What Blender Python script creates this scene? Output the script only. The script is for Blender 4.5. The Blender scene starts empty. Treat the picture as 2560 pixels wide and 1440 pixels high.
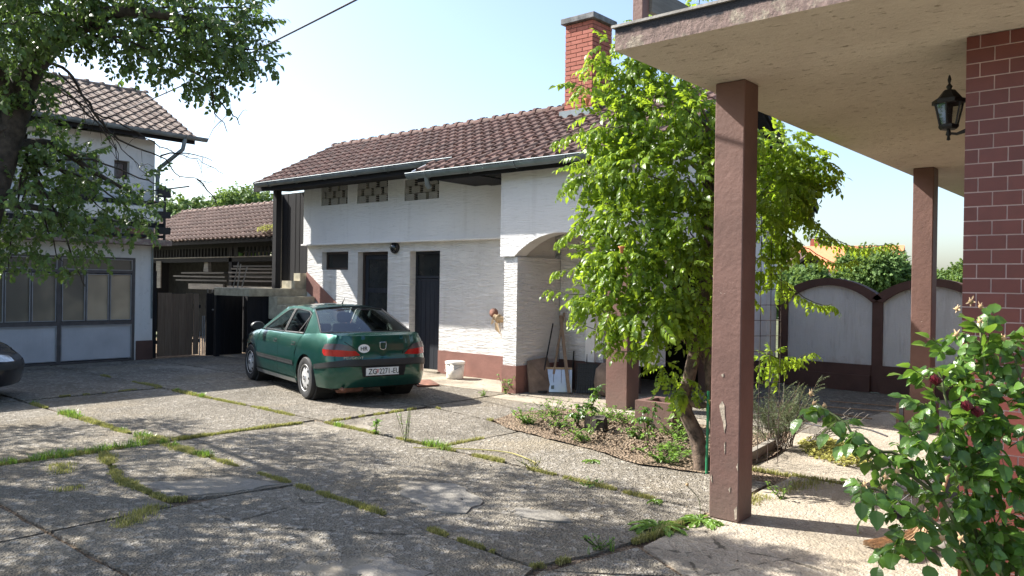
import bpy, bmesh, math, random
import numpy as np
from mathutils import Vector, Matrix
R=math.radians
SC=bpy.context.scene
# ------------------------------------------------------------------ camera
cam=bpy.data.cameras.new('camera'); camo=bpy.data.objects.new('camera',cam); SC.collection.objects.link(camo)
cam.sensor_width=36.0; cam.lens=28.0; cam.clip_start=0.05; cam.clip_end=9000
_r=Vector((0.7577207,0.65240428,0.01509933)); _d=Vector((0.01379149,0.00712352,-0.99987952)); _f=Vector((-0.65243324,0.75783765,-0.00359999))
camo.matrix_world=Matrix(((_r.x,-_d.x,-_f.x,0),(_r.y,-_d.y,-_f.y,0),(_r.z,-_d.z,-_f.z,1.756),(0,0,0,1)))
SC.camera=camo
# ------------------------------------------------------------------ light
SUN_EL=42.5; SDX,SDY=-0.935,-0.353          # horizontal direction towards the sun
world=bpy.data.worlds.new('World'); SC.world=world; world.use_nodes=True
wn=world.node_tree.nodes; wl=world.node_tree.links; wn.clear()
wo=wn.new('ShaderNodeOutputWorld'); bg=wn.new('ShaderNodeBackground'); sky=wn.new('ShaderNodeTexSky')
sky.sky_type='NISHITA'; sky.sun_disc=False; sky.sun_elevation=R(SUN_EL); sky.sun_rotation=math.atan2(SDX,SDY)
sky.altitude=120; sky.air_density=1.0; sky.dust_density=2.4; sky.ozone_density=1.8
bg.inputs['Strength'].default_value=0.115
wl.new(sky.outputs[0],bg.inputs[0]); wl.new(bg.outputs[0],wo.inputs[0])
sl=bpy.data.lights.new('sun','SUN'); sl.energy=5.0; sl.angle=R(0.53); sl.color=(1.0,0.96,0.89)
so=bpy.data.objects.new('sun',sl); SC.collection.objects.link(so)
_e=R(SUN_EL); sv=Vector((SDX*math.cos(_e),SDY*math.cos(_e),math.sin(_e))); so.rotation_euler=sv.to_track_quat('Z','Y').to_euler(); so.location=sv*60
SC.view_settings.view_transform='Standard'; SC.view_settings.look='None'; SC.view_settings.gamma=1.0
SC.view_settings.use_curve_mapping=False; SC.view_settings.exposure=1.42
# ------------------------------------------------------------------ helpers
COL=SC.collection
def tag(o,label=None,cat=None,group=None,kind=None):
    if label: o['label']=label
    if cat: o['category']=cat
    if group: o['group']=group
    if kind: o['kind']=kind
    return o
def thing(name,label,cat,loc=(0,0,0),group=None,rotz=0.0):
    o=bpy.data.objects.new(name,None); COL.objects.link(o); o.location=loc; o.rotation_euler=(0,0,rotz)
    o.empty_display_size=.2
    return tag(o,label,cat,group)
def wloc(p):
    v=Vector((0,0,0))
    while p is not None:
        v+=Vector(p.location); p=p.parent
    return v
def link(name,me,mat=None,parent=None,local=False,kind=None,label=None):
    """mesh given in world coordinates (local=True: in the coordinates of its thing)"""
    o=bpy.data.objects.new(name,me); COL.objects.link(o)
    if mat is not None:
        me.materials.clear()
        for m in (mat if isinstance(mat,(list,tuple)) else [mat]): me.materials.append(m)
    if parent is not None:
        o.parent=parent
        if not local: o.location=-wloc(parent)
    if kind: o['kind']=kind
    if label: o['label']=label
    return o
class MB:
    def __init__(s): s.v=[]; s.f=[]; s.mi=[]; s.sm=[]
    def add(s,vs,fs,mi=0,smooth=False):
        n=len(s.v); s.v+= [tuple(v) for v in vs]; s.f+=[tuple(i+n for i in f) for f in fs]
        s.mi+=[mi]*len(fs); s.sm+=[smooth]*len(fs); return s
    def box(s,x0,x1,y0,y1,z0,z1,mi=0,M=None):
        vs=[(x0,y0,z0),(x1,y0,z0),(x1,y1,z0),(x0,y1,z0),(x0,y0,z1),(x1,y0,z1),(x1,y1,z1),(x0,y1,z1)]
        if M is not None: vs=[tuple(M@Vector(v)) for v in vs]
        return s.add(vs,[(0,3,2,1),(4,5,6,7),(0,1,5,4),(1,2,6,5),(2,3,7,6),(3,0,4,7)],mi)
    def cbox(s,c,sx,sy,sz,rot=(0,0,0),mi=0):
        from mathutils import Euler
        M=Matrix.Translation(c)@Euler(rot).to_matrix().to_4x4()
        return s.box(-sx/2,sx/2,-sy/2,sy/2,-sz/2,sz/2,mi,M)
    def beam(s,a,b,w,h,mi=0,up=(0,0,1)):
        a=Vector(a); b=Vector(b); d=(b-a); L=d.length; d.normalize(); u=Vector(up)
        if abs(d.dot(u))>.97: u=Vector((1,0,0))
        r=d.cross(u).normalized(); u=r.cross(d).normalized()
        M=Matrix(((r.x,d.x,u.x,a.x),(r.y,d.y,u.y,a.y),(r.z,d.z,u.z,a.z),(0,0,0,1)))
        return s.box(-w/2,w/2,0,L,-h/2,h/2,mi,M)
    def tube(s,pts,rad,n=8,mi=0,caps=True,smooth=True):
        pts=[Vector(p) for p in pts]; m=len(pts)
        if not isinstance(rad,(list,tuple)): rad=[rad]*m
        up=Vector((0.13,0.21,1)); vs=[]; fs=[]; pu=None
        for i,p in enumerate(pts):
            t=(pts[min(i+1,m-1)]-pts[max(i-1,0)]).normalized()
            if pu is None:
                a=t.cross(up if abs(t.dot(up.normalized()))<.95 else Vector((1,0,0))).normalized()
            else: a=(pu-t*pu.dot(t)).normalized()
            pu=a; b=t.cross(a)
            for k in range(n):
                an=2*math.pi*k/n; vs.append(p+(a*math.cos(an)+b*math.sin(an))*rad[i])
        for i in range(m-1):
            for k in range(n):
                fs.append((i*n+k,i*n+(k+1)%n,(i+1)*n+(k+1)%n,(i+1)*n+k))
        s.add(vs,fs,mi,smooth)
        if caps:
            s.add([vs[k] for k in range(n)],[tuple(reversed(range(n)))],mi); s.add([vs[(m-1)*n+k] for k in range(n)],[tuple(range(n))],mi)
        return s
    def lathe(s,prof,c=(0,0,0),axis='z',n=24,mi=0,smooth=True,close=False):
        vs=[];fs=[];m=len(prof); c=Vector(c)
        for (r,h) in prof:
            for k in range(n):
                a=2*math.pi*k/n; x,y=r*math.cos(a),r*math.sin(a)
                v={'z':(x,y,h),'y':(x,h,y),'x':(h,x,y)}[axis]; vs.append(c+Vector(v))
        for i in range(m if close else m-1):
            j=(i+1)%m
            for k in range(n): fs.append((i*n+k,i*n+(k+1)%n,j*n+(k+1)%n,j*n+k))
        return s.add(vs,fs,mi,smooth)
    def prism(s,poly,h0,h1,axis='z',mi=0):
        """extrude a 2D polygon; axis z:(x,y) y:(x,z) x:(y,z)"""
        n=len(poly)
        def P(p,h): return {'z':(p[0],p[1],h),'y':(p[0],h,p[1]),'x':(h,p[0],p[1])}[axis]
        vs=[P(p,h0) for p in poly]+[P(p,h1) for p in poly]
        fs=[tuple(range(n)),tuple(reversed(range(n,2*n)))]+[(i,(i+1)%n+0,(i+1)%n+n,i+n) for i in range(n)]
        return s.add(vs,fs,mi)
    def wall(s,a0,a1,z0,z1,f,b,holes=(),axis='y',mi=0,mr=None):
        """wall in plane axis=const, front f, back b, rectangular holes (a0,a1,z0,z1) with reveals"""
        mr=mi if mr is None else mr
        A=sorted({a0,a1,*[h[0] for h in holes],*[h[1] for h in holes]}); A=[a for a in A if a0<=a<=a1]
        Z=sorted({z0,z1,*[h[2] for h in holes],*[h[3] for h in holes]}); Z=[z for z in Z if z0<=z<=z1]
        def solid(i,j):
            if i<0 or j<0 or i>=len(A)-1 or j>=len(Z)-1: return False
            ca=(A[i]+A[i+1])/2; cz=(Z[j]+Z[j+1])/2
            return not any(h[0]<ca<h[1] and h[2]<cz<h[3] for h in holes)
        def P(a,h,z): return (a,h,z) if axis=='y' else (h,a,z)
        for i in range(len(A)-1):
            for j in range(len(Z)-1):
                if not solid(i,j): continue
                p,q,u,w=A[i],A[i+1],Z[j],Z[j+1]
                s.add([P(p,f,u),P(q,f,u),P(q,f,w),P(p,f,w)],[(0,1,2,3)],mi)
                s.add([P(p,b,u),P(q,b,u),P(q,b,w),P(p,b,w)],[(3,2,1,0)],mi)
                if not solid(i-1,j): s.add([P(p,f,u),P(p,b,u),P(p,b,w),P(p,f,w)],[(3,2,1,0)],mr)
                if not solid(i+1,j): s.add([P(q,f,u),P(q,b,u),P(q,b,w),P(q,f,w)],[(0,1,2,3)],mr)
                if not solid(i,j-1): s.add([P(p,f,u),P(q,f,u),P(q,b,u),P(p,b,u)],[(3,2,1,0)],mr)
                if not solid(i,j+1): s.add([P(p,f,w),P(q,f,w),P(q,b,w),P(p,b,w)],[(0,1,2,3)],mr)
        return s
    def mesh(s,name,weld=False,fixn=True):
        me=bpy.data.meshes.new(name); me.from_pydata(s.v,[],s.f); me.update()
        me.polygons.foreach_set('material_index',s.mi); me.polygons.foreach_set('use_smooth',s.sm)
        if weld or fixn:
            bm=bmesh.new(); bm.from_mesh(me)
            if weld:
                bmesh.ops.remove_doubles(bm,verts=bm.verts,dist=1e-4)
            if fixn: bmesh.ops.recalc_face_normals(bm,faces=bm.faces)
            if weld:
                for e in bm.edges:
                    if len(e.link_faces)==2 and e.calc_face_angle(0)>R(34): e.smooth=False
            bm.to_mesh(me); bm.free()
        return me
    def obj(s,name,mat,parent=None,weld=False,bev=0,**kw):
        o=link(name,s.mesh(name,weld=weld or bev>0),mat,parent,**kw)
        if bev:
            m=o.modifiers.new('bevel','BEVEL'); m.width=bev; m.segments=2; m.limit_method='ANGLE'; m.angle_limit=R(50)
        return o
def cprism(poly,h0,h1,axis='z'):
    """concave-safe prism as mesh builder"""
    b=MB(); b.prism(poly,h0,h1,axis); return b
def text_mesh(txt,size,depth=0.002,align='LEFT'):
    cu=bpy.data.curves.new('lettering','FONT'); cu.body=txt; cu.size=size; cu.extrude=depth; cu.align_x=align; cu.resolution_u=3
    o=bpy.data.objects.new('tmp',cu); COL.objects.link(o); dg=bpy.context.evaluated_depsgraph_get()
    me=bpy.data.meshes.new_from_object(o.evaluated_get(dg)); bpy.data.objects.remove(o); bpy.data.curves.remove(cu); return me
# ------------------------------------------------------------------ materials
class NT:
    def __init__(s,name):
        s.m=bpy.data.materials.new(name); s.m.use_nodes=True; s.n=s.m.node_tree.nodes; s.l=s.m.node_tree.links
        s.b=s.n['Principled BSDF']; s.out=s.n['Material Output']; s.tc=None
    def N(s,t,**k):
        n=s.n.new(t)
        for a,v in k.items():
            if a.startswith('i_'):
                key=a[2:]; key=int(key) if key.isdigit() else key.replace('_',' ')
                n.inputs[key].default_value=v
            else: setattr(n,a,v)
        return n
    def co(s,scale=(1,1,1),kind='Object',rot=(0,0,0)):
        if s.tc is None: s.tc=s.N('ShaderNodeTexCoord')
        mp=s.N('ShaderNodeMapping'); mp.inputs['Scale'].default_value=scale; mp.inputs['Rotation'].default_value=rot
        s.l.new(s.tc.outputs[kind],mp.inputs[0]); return mp.outputs[0]
    def noise(s,scale,detail=4,rough=.55,co=None,dist=0):
        n=s.N('ShaderNodeTexNoise'); n.inputs['Scale'].default_value=scale; n.inputs['Detail'].default_value=detail
        n.inputs['Roughness'].default_value=rough; n.inputs['Distortion'].default_value=dist
        s.l.new(co if co is not None else s.co(),n.inputs['Vector']); return n.outputs[0]
    def voro(s,scale,co=None,feature='F1',out=0,rnd=1):
        n=s.N('ShaderNodeTexVoronoi'); n.feature=feature; n.inputs['Scale'].default_value=scale; n.inputs['Randomness'].default_value=rnd
        s.l.new(co if co is not None else s.co(),n.inputs['Vector']); return n.outputs[out]
    def ramp(s,fac,stops,interp='LINEAR'):
        r=s.N('ShaderNodeValToRGB'); r.color_ramp.interpolation=interp; e=r.color_ramp.elements
        while len(e)<len(stops): e.new(.5)
        for i,(p,c) in enumerate(stops):
            e[i].position=p; e[i].color=(*c,1) if isinstance(c,(tuple,list)) else (c,c,c,1)
        s.l.new(fac,r.inputs[0]); return r.outputs[0]
    def mix(s,fac,a,b,mode='MIX'):
        m=s.N('ShaderNodeMix'); m.data_type='RGBA'; m.blend_type=mode
        for i,v in ((0,fac),(6,a),(7,b)):
            if isinstance(v,(int,float)): m.inputs[i].default_value=v if i==0 else (v,v,v,1)
            elif isinstance(v,(tuple,list)): m.inputs[i].default_value=(*v,1)
            else: s.l.new(v,m.inputs[i])
        return m.outputs[2]
    def math(s,op,a,b=0.0,clamp=False):
        m=s.N('ShaderNodeMath'); m.operation=op; m.use_clamp=clamp
        for i,v in ((0,a),(1,b)):
            if isinstance(v,(int,float)): m.inputs[i].default_value=v
            else: s.l.new(v,m.inputs[i])
        return m.outputs[0]
    def bump(s,h,strength=.5,dist=.02,prev=None):
        b=s.N('ShaderNodeBump'); b.inputs['Strength'].default_value=strength; b.inputs['Distance'].default_value=dist
        s.l.new(h,b.inputs['Height'])
        if prev is not None: s.l.new(prev,b.inputs['Normal'])
        return b.outputs[0]
    def set(s,col=None,rough=None,metal=None,normal=None,spec=None,**k):
        for key,v in (('Base Color',col),('Roughness',rough),('Metallic',metal),('Normal',normal),('Specular IOR Level',spec),*[(a.replace('_',' '),b) for a,b in k.items()]):
            if v is None: continue
            if isinstance(v,bpy.types.NodeSocket): s.l.new(v,s.b.inputs[key])
            elif isinstance(v,(tuple,list)): s.b.inputs[key].default_value=(*v,1) if len(v)==3 else v
            else: s.b.inputs[key].default_value=v
        return s.m
    def objrand(s): return s.N('ShaderNodeObjectInfo').outputs['Random']
    def island(s): return s.N('ShaderNodeNewGeometry').outputs['Random Per Island']
def simple(name,col,rough=.6,metal=0,var=.12,nscale=6,bump=.0,bscale=60,spec=.5,dark=None):
    t=NT(name); n=t.noise(nscale,5)
    dk=tuple(c*(1-var*2) for c in col) if dark is None else dark; lt=tuple(min(1,c*(1+var)) for c in col)
    c=t.ramp(n,[(.3,dk),(.7,lt)])
    nm=t.bump(t.noise(bscale,3),bump,.01) if bump else None
    return t.set(c,rough,metal,nm,spec)
M={}
# rough white plaster with trowelled grooves
def plaster(name,col,grooves='h',strength=1.0,dirt=.12,gd=.03):
    t=NT(name)
    sc={'h':(4.5,4.5,36),'v':(26,26,3.0),'r':(9,9,9)}[grooves]
    n1=t.noise(1.0,4,.6,t.co(sc),dist=.4); n2=t.noise(38,3,.6)
    h=t.math('ADD',t.math('MULTIPLY',n1,.9),t.math('MULTIPLY',n2,.18))
    nm=t.bump(t.ramp(h,[(.32,0),(.62,1)]),strength,gd)
    big=t.noise(.8,5,.6); st=t.noise(1,4,.6,t.co((5,5,.5)))
    c=t.mix(t.math('MULTIPLY',t.ramp(big,[(.4,0),(.75,1)]),dirt),col,tuple(x*.62 for x in col))
    c=t.mix(t.math('MULTIPLY',t.ramp(st,[(.55,0),(.8,1)]),dirt),c,(.35,.32,.28))
    c=t.mix(t.math('MULTIPLY',t.ramp(n1,[(.25,1),(.42,0)]),.35),c,tuple(x*.5 for x in col))
    zz=t.N('ShaderNodeSeparateXYZ'); t.l.new(t.co(),zz.inputs[0]); sp=t.math('ADD',zz.outputs[2],t.math('MULTIPLY',t.noise(5,6,.7),.9)); c=t.mix(t.math('MULTIPLY',t.ramp(sp,[(.55,1),(1.0,0)]),dirt*1.6,True),c,(.36,.27,.19))
    return t.set(c,.92,0,nm,.2)
M['plaster']=plaster('white_groove_plaster',(.78,.76,.73),'h',.9,.28,.024)
M['plaster_fine']=plaster('white_plaster_fine',(.76,.74,.71),'r',.5,.15,.01)
M['plaster_up']=plaster('white_upper_plaster',(.74,.73,.72),'h',.5,.25,.013)
M['plaster_fence']=plaster('grey_white_fence_plaster',(.66,.66,.65),'v',.6,.55,.015)
M['plaster_gar']=plaster('garage_plaster',(.62,.62,.62),'r',.4,.2,.008)
def painted(name,col,chip=True,rough=.62):
    t=NT(name); n=t.noise(3,6); n2=t.noise(22,4,.6); v=t.noise(4.2,9,.72)
    c=t.ramp(n,[(.3,tuple(x*.8 for x in col)),(.7,tuple(min(1,x*1.12) for x in col))])
    nm=t.bump(n2,.35,.012)
    if chip:
        z=t.N('ShaderNodeSeparateXYZ'); t.l.new(t.co(),z.inputs[0]); gz=t.math('ADD',z.outputs[2],t.math('MULTIPLY',t.noise(6,4),.5)); c=t.mix(t.math('MULTIPLY',t.ramp(gz,[(.28,1),(.75,0)]),.5),c,(.13,.10,.08)); k=t.ramp(v,[(.672,0),(.68,1)]); c=t.mix(k,c,(.5,.43,.35)); nm=t.bump(t.math('SUBTRACT',1,k),.5,.004,nm)
    return t.set(c,rough,0,nm,.35)
M['brown']=painted('brown_masonry_paint',(.155,.085,.068))
M['brown_plinth']=painted('brown_plinth_paint',(.25,.125,.10),False,.8)
M['brown_dark']=painted('dark_brown_paint',(.10,.055,.045),False,.8)
def soffit():
    t=NT('beige_rough_soffit'); n=t.noise(26,5,.7); st=t.noise(1,4,.6,t.co((2,14,2))); big=t.noise(.7,5,.7)
    pit=t.ramp(t.noise(9,6,.75,t.co((1,2.2,1))),[(.60,0),(.66,1)])
    c=t.mix(t.ramp(big,[(.35,0),(.75,1)]),(.68,.62,.51),(.52,.46,.37))
    c=t.mix(t.math('MULTIPLY',pit,.55),c,(.24,.18,.11))
    nm=t.bump(t.math('SUBTRACT',t.math('ADD',n,t.math('MULTIPLY',st,.5)),pit),.7,.02)
    return t.set(c,.95,0,nm,.1)
M['soffit']=soffit()
def slab_edge():
    t=NT('weathered_concrete_edge'); n=t.noise(5,8,.75); z=t.N('ShaderNodeSeparateXYZ'); t.l.new(t.co(),z.inputs[0])
    c=t.ramp(n,[(.40,(.24,.175,.155)),(.5,(.26,.19,.17)),(.56,(.34,.29,.23)),(.7,(.40,.35,.28))]); c=t.mix(t.math('MULTIPLY',t.ramp(t.noise(30,5,.7),[(.4,1),(.6,0)]),.5),c,(.14,.11,.09))
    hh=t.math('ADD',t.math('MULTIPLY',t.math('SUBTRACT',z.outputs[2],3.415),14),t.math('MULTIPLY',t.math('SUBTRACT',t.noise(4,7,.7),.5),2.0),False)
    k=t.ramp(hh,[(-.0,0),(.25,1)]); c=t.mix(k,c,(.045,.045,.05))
    return t.set(c,.95,0,t.bump(t.noise(18,6,.7),.8,.02),.1)
M['slab_edge']=slab_edge()
def concrete(name,base,light,agg=.75,bstr=.9,tint=.2):
    t=NT(name); co=t.co((1,1,1))
    v=t.voro(62,co,'F1',0); v2=t.voro(24,co,'F1',0); n=t.noise(1.1,6,.65,co); f=t.noise(90,3,.6,co); pn=t.noise(.55,7,.62,co); r=t.objrand()
    c=t.mix(t.ramp(n,[(.3,0),(.7,1)]),base,light)
    c=t.mix(t.math('MULTIPLY',t.ramp(v,[(.15,1),(.55,0)]),agg*.6),c,tuple(min(1,x*1.35) for x in light))
    c=t.mix(t.math('MULTIPLY',t.ramp(f,[(.35,1),(.55,0)]),agg),c,tuple(x*.38 for x in base))
    cell=t.voro(24,co,'F1',1); cs=t.N('ShaderNodeSeparateColor'); t.l.new(cell,cs.inputs[0])
    c=t.mix(t.math('MULTIPLY',t.ramp(cs.outputs[0],[(.7,0),(.98,1)]),.45*agg),c,(.62,.58,.52))
    # worn smooth screed islands
    k=t.ramp(pn,[(.64,0),(.65,1)]); c=t.mix(t.math('MULTIPLY',k,.45),c,tuple(min(1,x*.98) for x in light))
    h=t.math('ADD',t.math('MULTIPLY',v,.7),t.math('MULTIPLY',v2,.9)); h=t.math('ADD',h,t.math('MULTIPLY',f,.4))
    h=t.mix(t.math('MULTIPLY',k,.85),h,.9)
    nm=t.bump(h,bstr,.022); nm=t.bump(t.noise(3,4,.6,co),.4,.06,nm)
    stn=t.noise(.9,6,.7,t.co((1,1,1),rot=(0,0,.6))); c=t.mix(t.math('MULTIPLY',t.ramp(stn,[(.50,0),(.66,1)]),.45),c,(.075,.065,.05)); yel=t.noise(.6,5,.6,t.co((1.3,.8,1))); c=t.mix(t.math('MULTIPLY',t.ramp(yel,[(.52,0),(.7,1)]),.35),c,(.34,.27,.17))
    # hairline cracks
    ck=t.voro(.75,t.co((1,1,1)),'DISTANCE_TO_EDGE',0); wob=t.noise(7,5,.7,co)
    ck=t.math('ADD',ck,t.math('MULTIPLY',t.math('SUBTRACT',wob,.5),.10)); kk=t.ramp(ck,[(.002,1),(.006,0)])
    kk=t.math('MULTIPLY',kk,t.ramp(t.noise(.5,2,.5,co),[(.56,0),(.6,1)]))
    c=t.mix(t.math('MULTIPLY',kk,.8),c,(.05,.045,.035))
    c=t.mix(t.math('MULTIPLY',r,tint),c,tuple(x*.72 for x in base))
    return t.set(c,.93,0,nm,.15)
M['conc']=concrete('exposed_aggregate_concrete',(.165,.146,.118),(.285,.254,.205))
M['conc_warm']=concrete('pale_worn_concrete',(.29,.25,.195),(.43,.375,.30),.35,.5,.1)
M['conc_step']=simple('step_concrete',(.42,.38,.28),.9,var=.2,bump=.4)
M['terrazzo']=simple('balcony_tile_edge',(.33,.31,.28),.8,var=.2,bump=.3)
def soil():
    t=NT('dry_bed_soil'); n=t.noise(9,7,.7); v=t.voro(34)
    c=t.ramp(n,[(.3,(.12,.085,.06)),(.6,(.30,.23,.165)),(.8,(.42,.34,.26))])
    return t.set(c,1,0,t.bump(t.math('ADD',n,v),1,.05),.05)
M['soil']=soil()
M['ground']=simple('dry_grassy_earth',(.11,.12,.05),1,var=.4,nscale=2,bump=.6,bscale=20)
def tile(name,c0,c1,lich):
    t=NT(name); r=t.objrand(); i=t.island(); g=t.noise(7,6,.7,t.co(kind='Object')); f=t.noise(60,3,.6)
    c=t.mix(t.math('FRACT',t.math('ADD',t.math('MULTIPLY',r,7.3),i)),c0,c1)
    c=t.mix(t.math('MULTIPLY',t.ramp(g,[(.42,0),(.72,1)]),lich),c,(.30,.27,.23))
    c=t.mix(t.math('MULTIPLY',t.ramp(f,[(.5,0),(.7,1)]),.4),c,(.05,.035,.03))
    return t.set(c,.85,0,t.bump(f,.5,.006),.3)
M['tile_red']=tile('weathered_red_roof_tile',(.075,.038,.031),(.135,.066,.052),.35)
M['tile_grey']=tile('mossy_grey_brown_roof_tile',(.12,.082,.066),(.21,.15,.118),.5)
M['tile_shed']=tile('brown_shed_roof_tile',(.10,.058,.044),(.18,.11,.085),.4)
M['ridge_mortar']=simple('ridge_mortar',(.42,.33,.27),.9,var=.3,bump=.5)
def brickm(name,c0,c1,rough=.8,gl=.0,spec=.3):
    t=NT(name); r=t.objrand(); n=t.noise(14,5,.6)
    i=t.island(); c=t.mix(t.math('FRACT',t.math('ADD',r,i)),c0,c1); c=t.mix(t.math('MULTIPLY',t.ramp(n,[(.4,0),(.7,1)]),.4),c,tuple(x*.7 for x in c0))
    return t.set(c,rough,0,t.bump(t.noise(70,3),.3,.003),spec)
M['brick']=brickm('red_chimney_brick',(.33,.105,.07),(.40,.14,.10))
M['clinker']=brickm('dark_red_clinker_tile',(.125,.028,.020),(.155,.038,.028),.45,spec=.5)
M['mortar_grey']=simple('grey_brick_mortar',(.16,.11,.09),.9,bump=.3)
M['mortar_pale']=simple('pale_pink_mortar',(.60,.46,.43),.9,bump=.3)
M['conc_cap']=simple('weathered_chimney_cap',(.20,.20,.20),.9,var=.3,bump=.5)
def wood(name,c0,c1,sc=(30,30,1.5),rough=.8):
    t=NT(name); n=t.noise(1,6,.65,t.co(sc),dist=.6); r=t.objrand()
    c=t.mix(t.ramp(n,[(.3,0),(.7,1)]),c0,c1); c=t.mix(t.math('MULTIPLY',r,.45),c,tuple(x*.55 for x in c0))
    return t.set(c,rough,0,t.bump(n,.4,.006),.25)
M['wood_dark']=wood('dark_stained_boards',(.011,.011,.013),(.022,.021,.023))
M['wood_weath']=wood('weathered_fence_boards',(.13,.09,.065),(.24,.18,.13))
M['wood_grey']=wood('grey_weathered_timber',(.16,.145,.125),(.32,.29,.25),(3,3,30))
M['wood_h']=wood('pale_sawn_planks',(.11,.10,.09),(.22,.20,.18),(1.5,20,20))
M['wood_handle']=wood('tool_handle_wood',(.22,.15,.10),(.36,.27,.19))
M['lattice']=wood('pale_lattice_slat',(.30,.22,.14),(.46,.36,.24))  # paler yellowish brown wood, used on the rear slats
M['shade_black']=simple('dark_interior',(.02,.018,.016),.95,var=.3)  # near black colour stands for shade inside rooms, recesses, gaps and openings
M['navy_door']=wood('blue_black_door_boards',(.02,.022,.03),(.04,.045,.055))
M['frame_brown']=simple('dark_brown_window_frame',(.05,.032,.025),.5,bump=.1)
M['zinc']=simple('dull_zinc_gutter',(.17,.20,.21),.45,.35,var=.18,nscale=4,bump=.1)
M['zinc_light']=simple('bright_zinc_flashing',(.55,.58,.6),.35,.6,var=.1)
M['black_iron']=simple('black_iron',(.015,.015,.016),.5,.2,var=.2,bump=.2)
M['steel_frame']=simple('brown_steel_door_frame',(.085,.075,.075),.6,.1,var=.15)
M['steel_trim']=simple('grey_steel_glazing_trim',(.28,.28,.29),.5,.2,var=.1)
def panelm():
    t=NT('grey_ribbed_door_panel'); w=t.noise(1,2,.5,t.co((1,60,.6))); c=t.ramp(t.noise(2,5),[(.3,(.40,.40,.42)),(.7,(.50,.50,.52))])
    return t.set(c,.6,0,t.bump(w,.4,.006),.3)
M['gpanel']=panelm()
def wired(nm='wired_ribbed_glass',cc=((.10,.085,.06),(.16,.13,.09),(.30,.24,.16))):
    t=NT(nm); co=t.co((1,1,1),rot=(0,0,0)); s=t.N('ShaderNodeSeparateXYZ'); t.l.new(co,s.inputs[0])
    def line(sg):
        a=t.math('ADD',t.math('MULTIPLY',s.outputs[1],24.0),t.math('MULTIPLY',s.outputs[2],sg*34.0)); a=t.math('FRACT',a)
        return t.ramp(a,[(.0,1),(.16,0),(.84,0),(1,1)])
    k=t.math('MAXIMUM',line(1),line(-1))
    g=t.noise(.9,3,.5); c=t.ramp(g,[(.35,cc[0]),(.50,cc[1]),(.62,cc[2])])
    c=t.mix(t.math('MULTIPLY',k,.7),c,(.035,.03,.025))
    return t.set(c,.28,0,t.bump(k,.4,.004),.6)
M['wired']=wired()
M['wired_glow']=wired('glow_toned_wired_glass',((.30,.24,.16),(.50,.39,.26),(.62,.50,.34)))  # reflected gold glow put into the colour of the right-hand panes
def glassm(name,tint,rough=.03,alpha=.35):
    t=NT(name); tr=t.N('ShaderNodeBsdfTransparent'); tr.inputs[0].default_value=(*tint,1); gl=t.N('ShaderNodeBsdfGlossy'); gl.inputs['Roughness'].default_value=rough
    gl.inputs['Color'].default_value=(.9,.95,1,1)
    lw=t.N('ShaderNodeLayerWeight'); lw.inputs[0].default_value=.35
    fac=t.math('ADD',t.math('MULTIPLY',lw.outputs['Fresnel'],.75),.05,True); mx=t.N('ShaderNodeMixShader'); t.l.new(fac,mx.inputs[0]); t.l.new(tr.outputs[0],mx.inputs[1]); t.l.new(gl.outputs[0],mx.inputs[2])
    t.l.new(mx.outputs[0],t.out.inputs[0]); return t.m
M['glass_car']=glassm('tinted_car_glass',(.62,.72,.68))
M['glass']=glassm('clear_old_glass',(.75,.78,.76))
M['glass_dark']=simple('dark_window_glass',(.02,.022,.022),.12,var=.1)
def leafm(name,c0,c1,trans,tw=.4,rough=.38,spec=.4,bumpy=False):
    t=NT(name); r=t.objrand(); i=t.island(); rr=t.math('FRACT',t.math('ADD',t.math('MULTIPLY',r,5.1),i))
    c=t.ramp(rr,[(0,c0),(.6,c1),(1,tuple(min(1,x*1.5) for x in c1))])
    nm=t.bump(t.noise(120,2),.3,.004) if bumpy else None
    t.set(c,rough,0,nm,spec)
    tb=t.N('ShaderNodeBsdfTranslucent'); cc=t.mix(.5,c,trans,'MIX'); t.l.new(cc,tb.inputs[0])
    mx=t.N('ShaderNodeMixShader'); mx.inputs[0].default_value=tw; t.l.new(t.b.outputs[0],mx.inputs[1]); t.l.new(tb.outputs[0],mx.inputs[2])
    t.l.new(mx.outputs[0],t.out.inputs[0]); return t.m
M['vine_leaf']=leafm('trumpet_vine_leaf',(.06,.13,.015),(.18,.28,.03),(.48,.62,.03),.52)
M['tree_leaf']=leafm('fruit_tree_leaf',(.045,.08,.028),(.085,.14,.04),(.22,.36,.05),.34)
M['rose_leaf']=leafm('rose_leaf',(.035,.085,.018),(.085,.165,.03),(.30,.50,.04),.36,.3,.5,True)
M['weed_leaf']=leafm('weed_leaf',(.09,.17,.03),(.15,.26,.045),(.30,.45,.05),.4)
M['grass_leaf']=leafm('joint_grass',(.16,.17,.05),(.34,.30,.13),(.36,.42,.07),.4,.6,.2)
M['bg_leaf']=leafm('far_tree_leaf',(.06,.11,.03),(.11,.18,.05),(.26,.36,.06),.35,.6,.2)
M['bark']=simple('tree_bark',(.05,.04,.032),.95,var=.4,nscale=12,bump=1,bscale=30)
M['vine_bark']=simple('vine_bark',(.15,.105,.075),.95,var=.4,nscale=14,bump=1,bscale=30)
M['twig']=simple('green_twig',(.10,.12,.04),.8,var=.3)
M['deadleaf']=simple('dry_leaf_litter',(.25,.195,.13),.9,var=.4,nscale=40)
M['red_petal']=simple('dark_red_petal',(.16,.012,.025),.5,var=.3)
M['dead_flower']=simple('faded_flower_head',(.42,.27,.13),.8,var=.3)
M['sepal']=simple('pale_dry_sepal',(.40,.29,.17),.8,var=.2)
M['white_plastic']=simple('white_plastic',(.72,.68,.60),.5,var=.1)
M['rust']=simple('rusty_steel',(.20,.09,.06),.85,var=.4,bump=.5)
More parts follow.
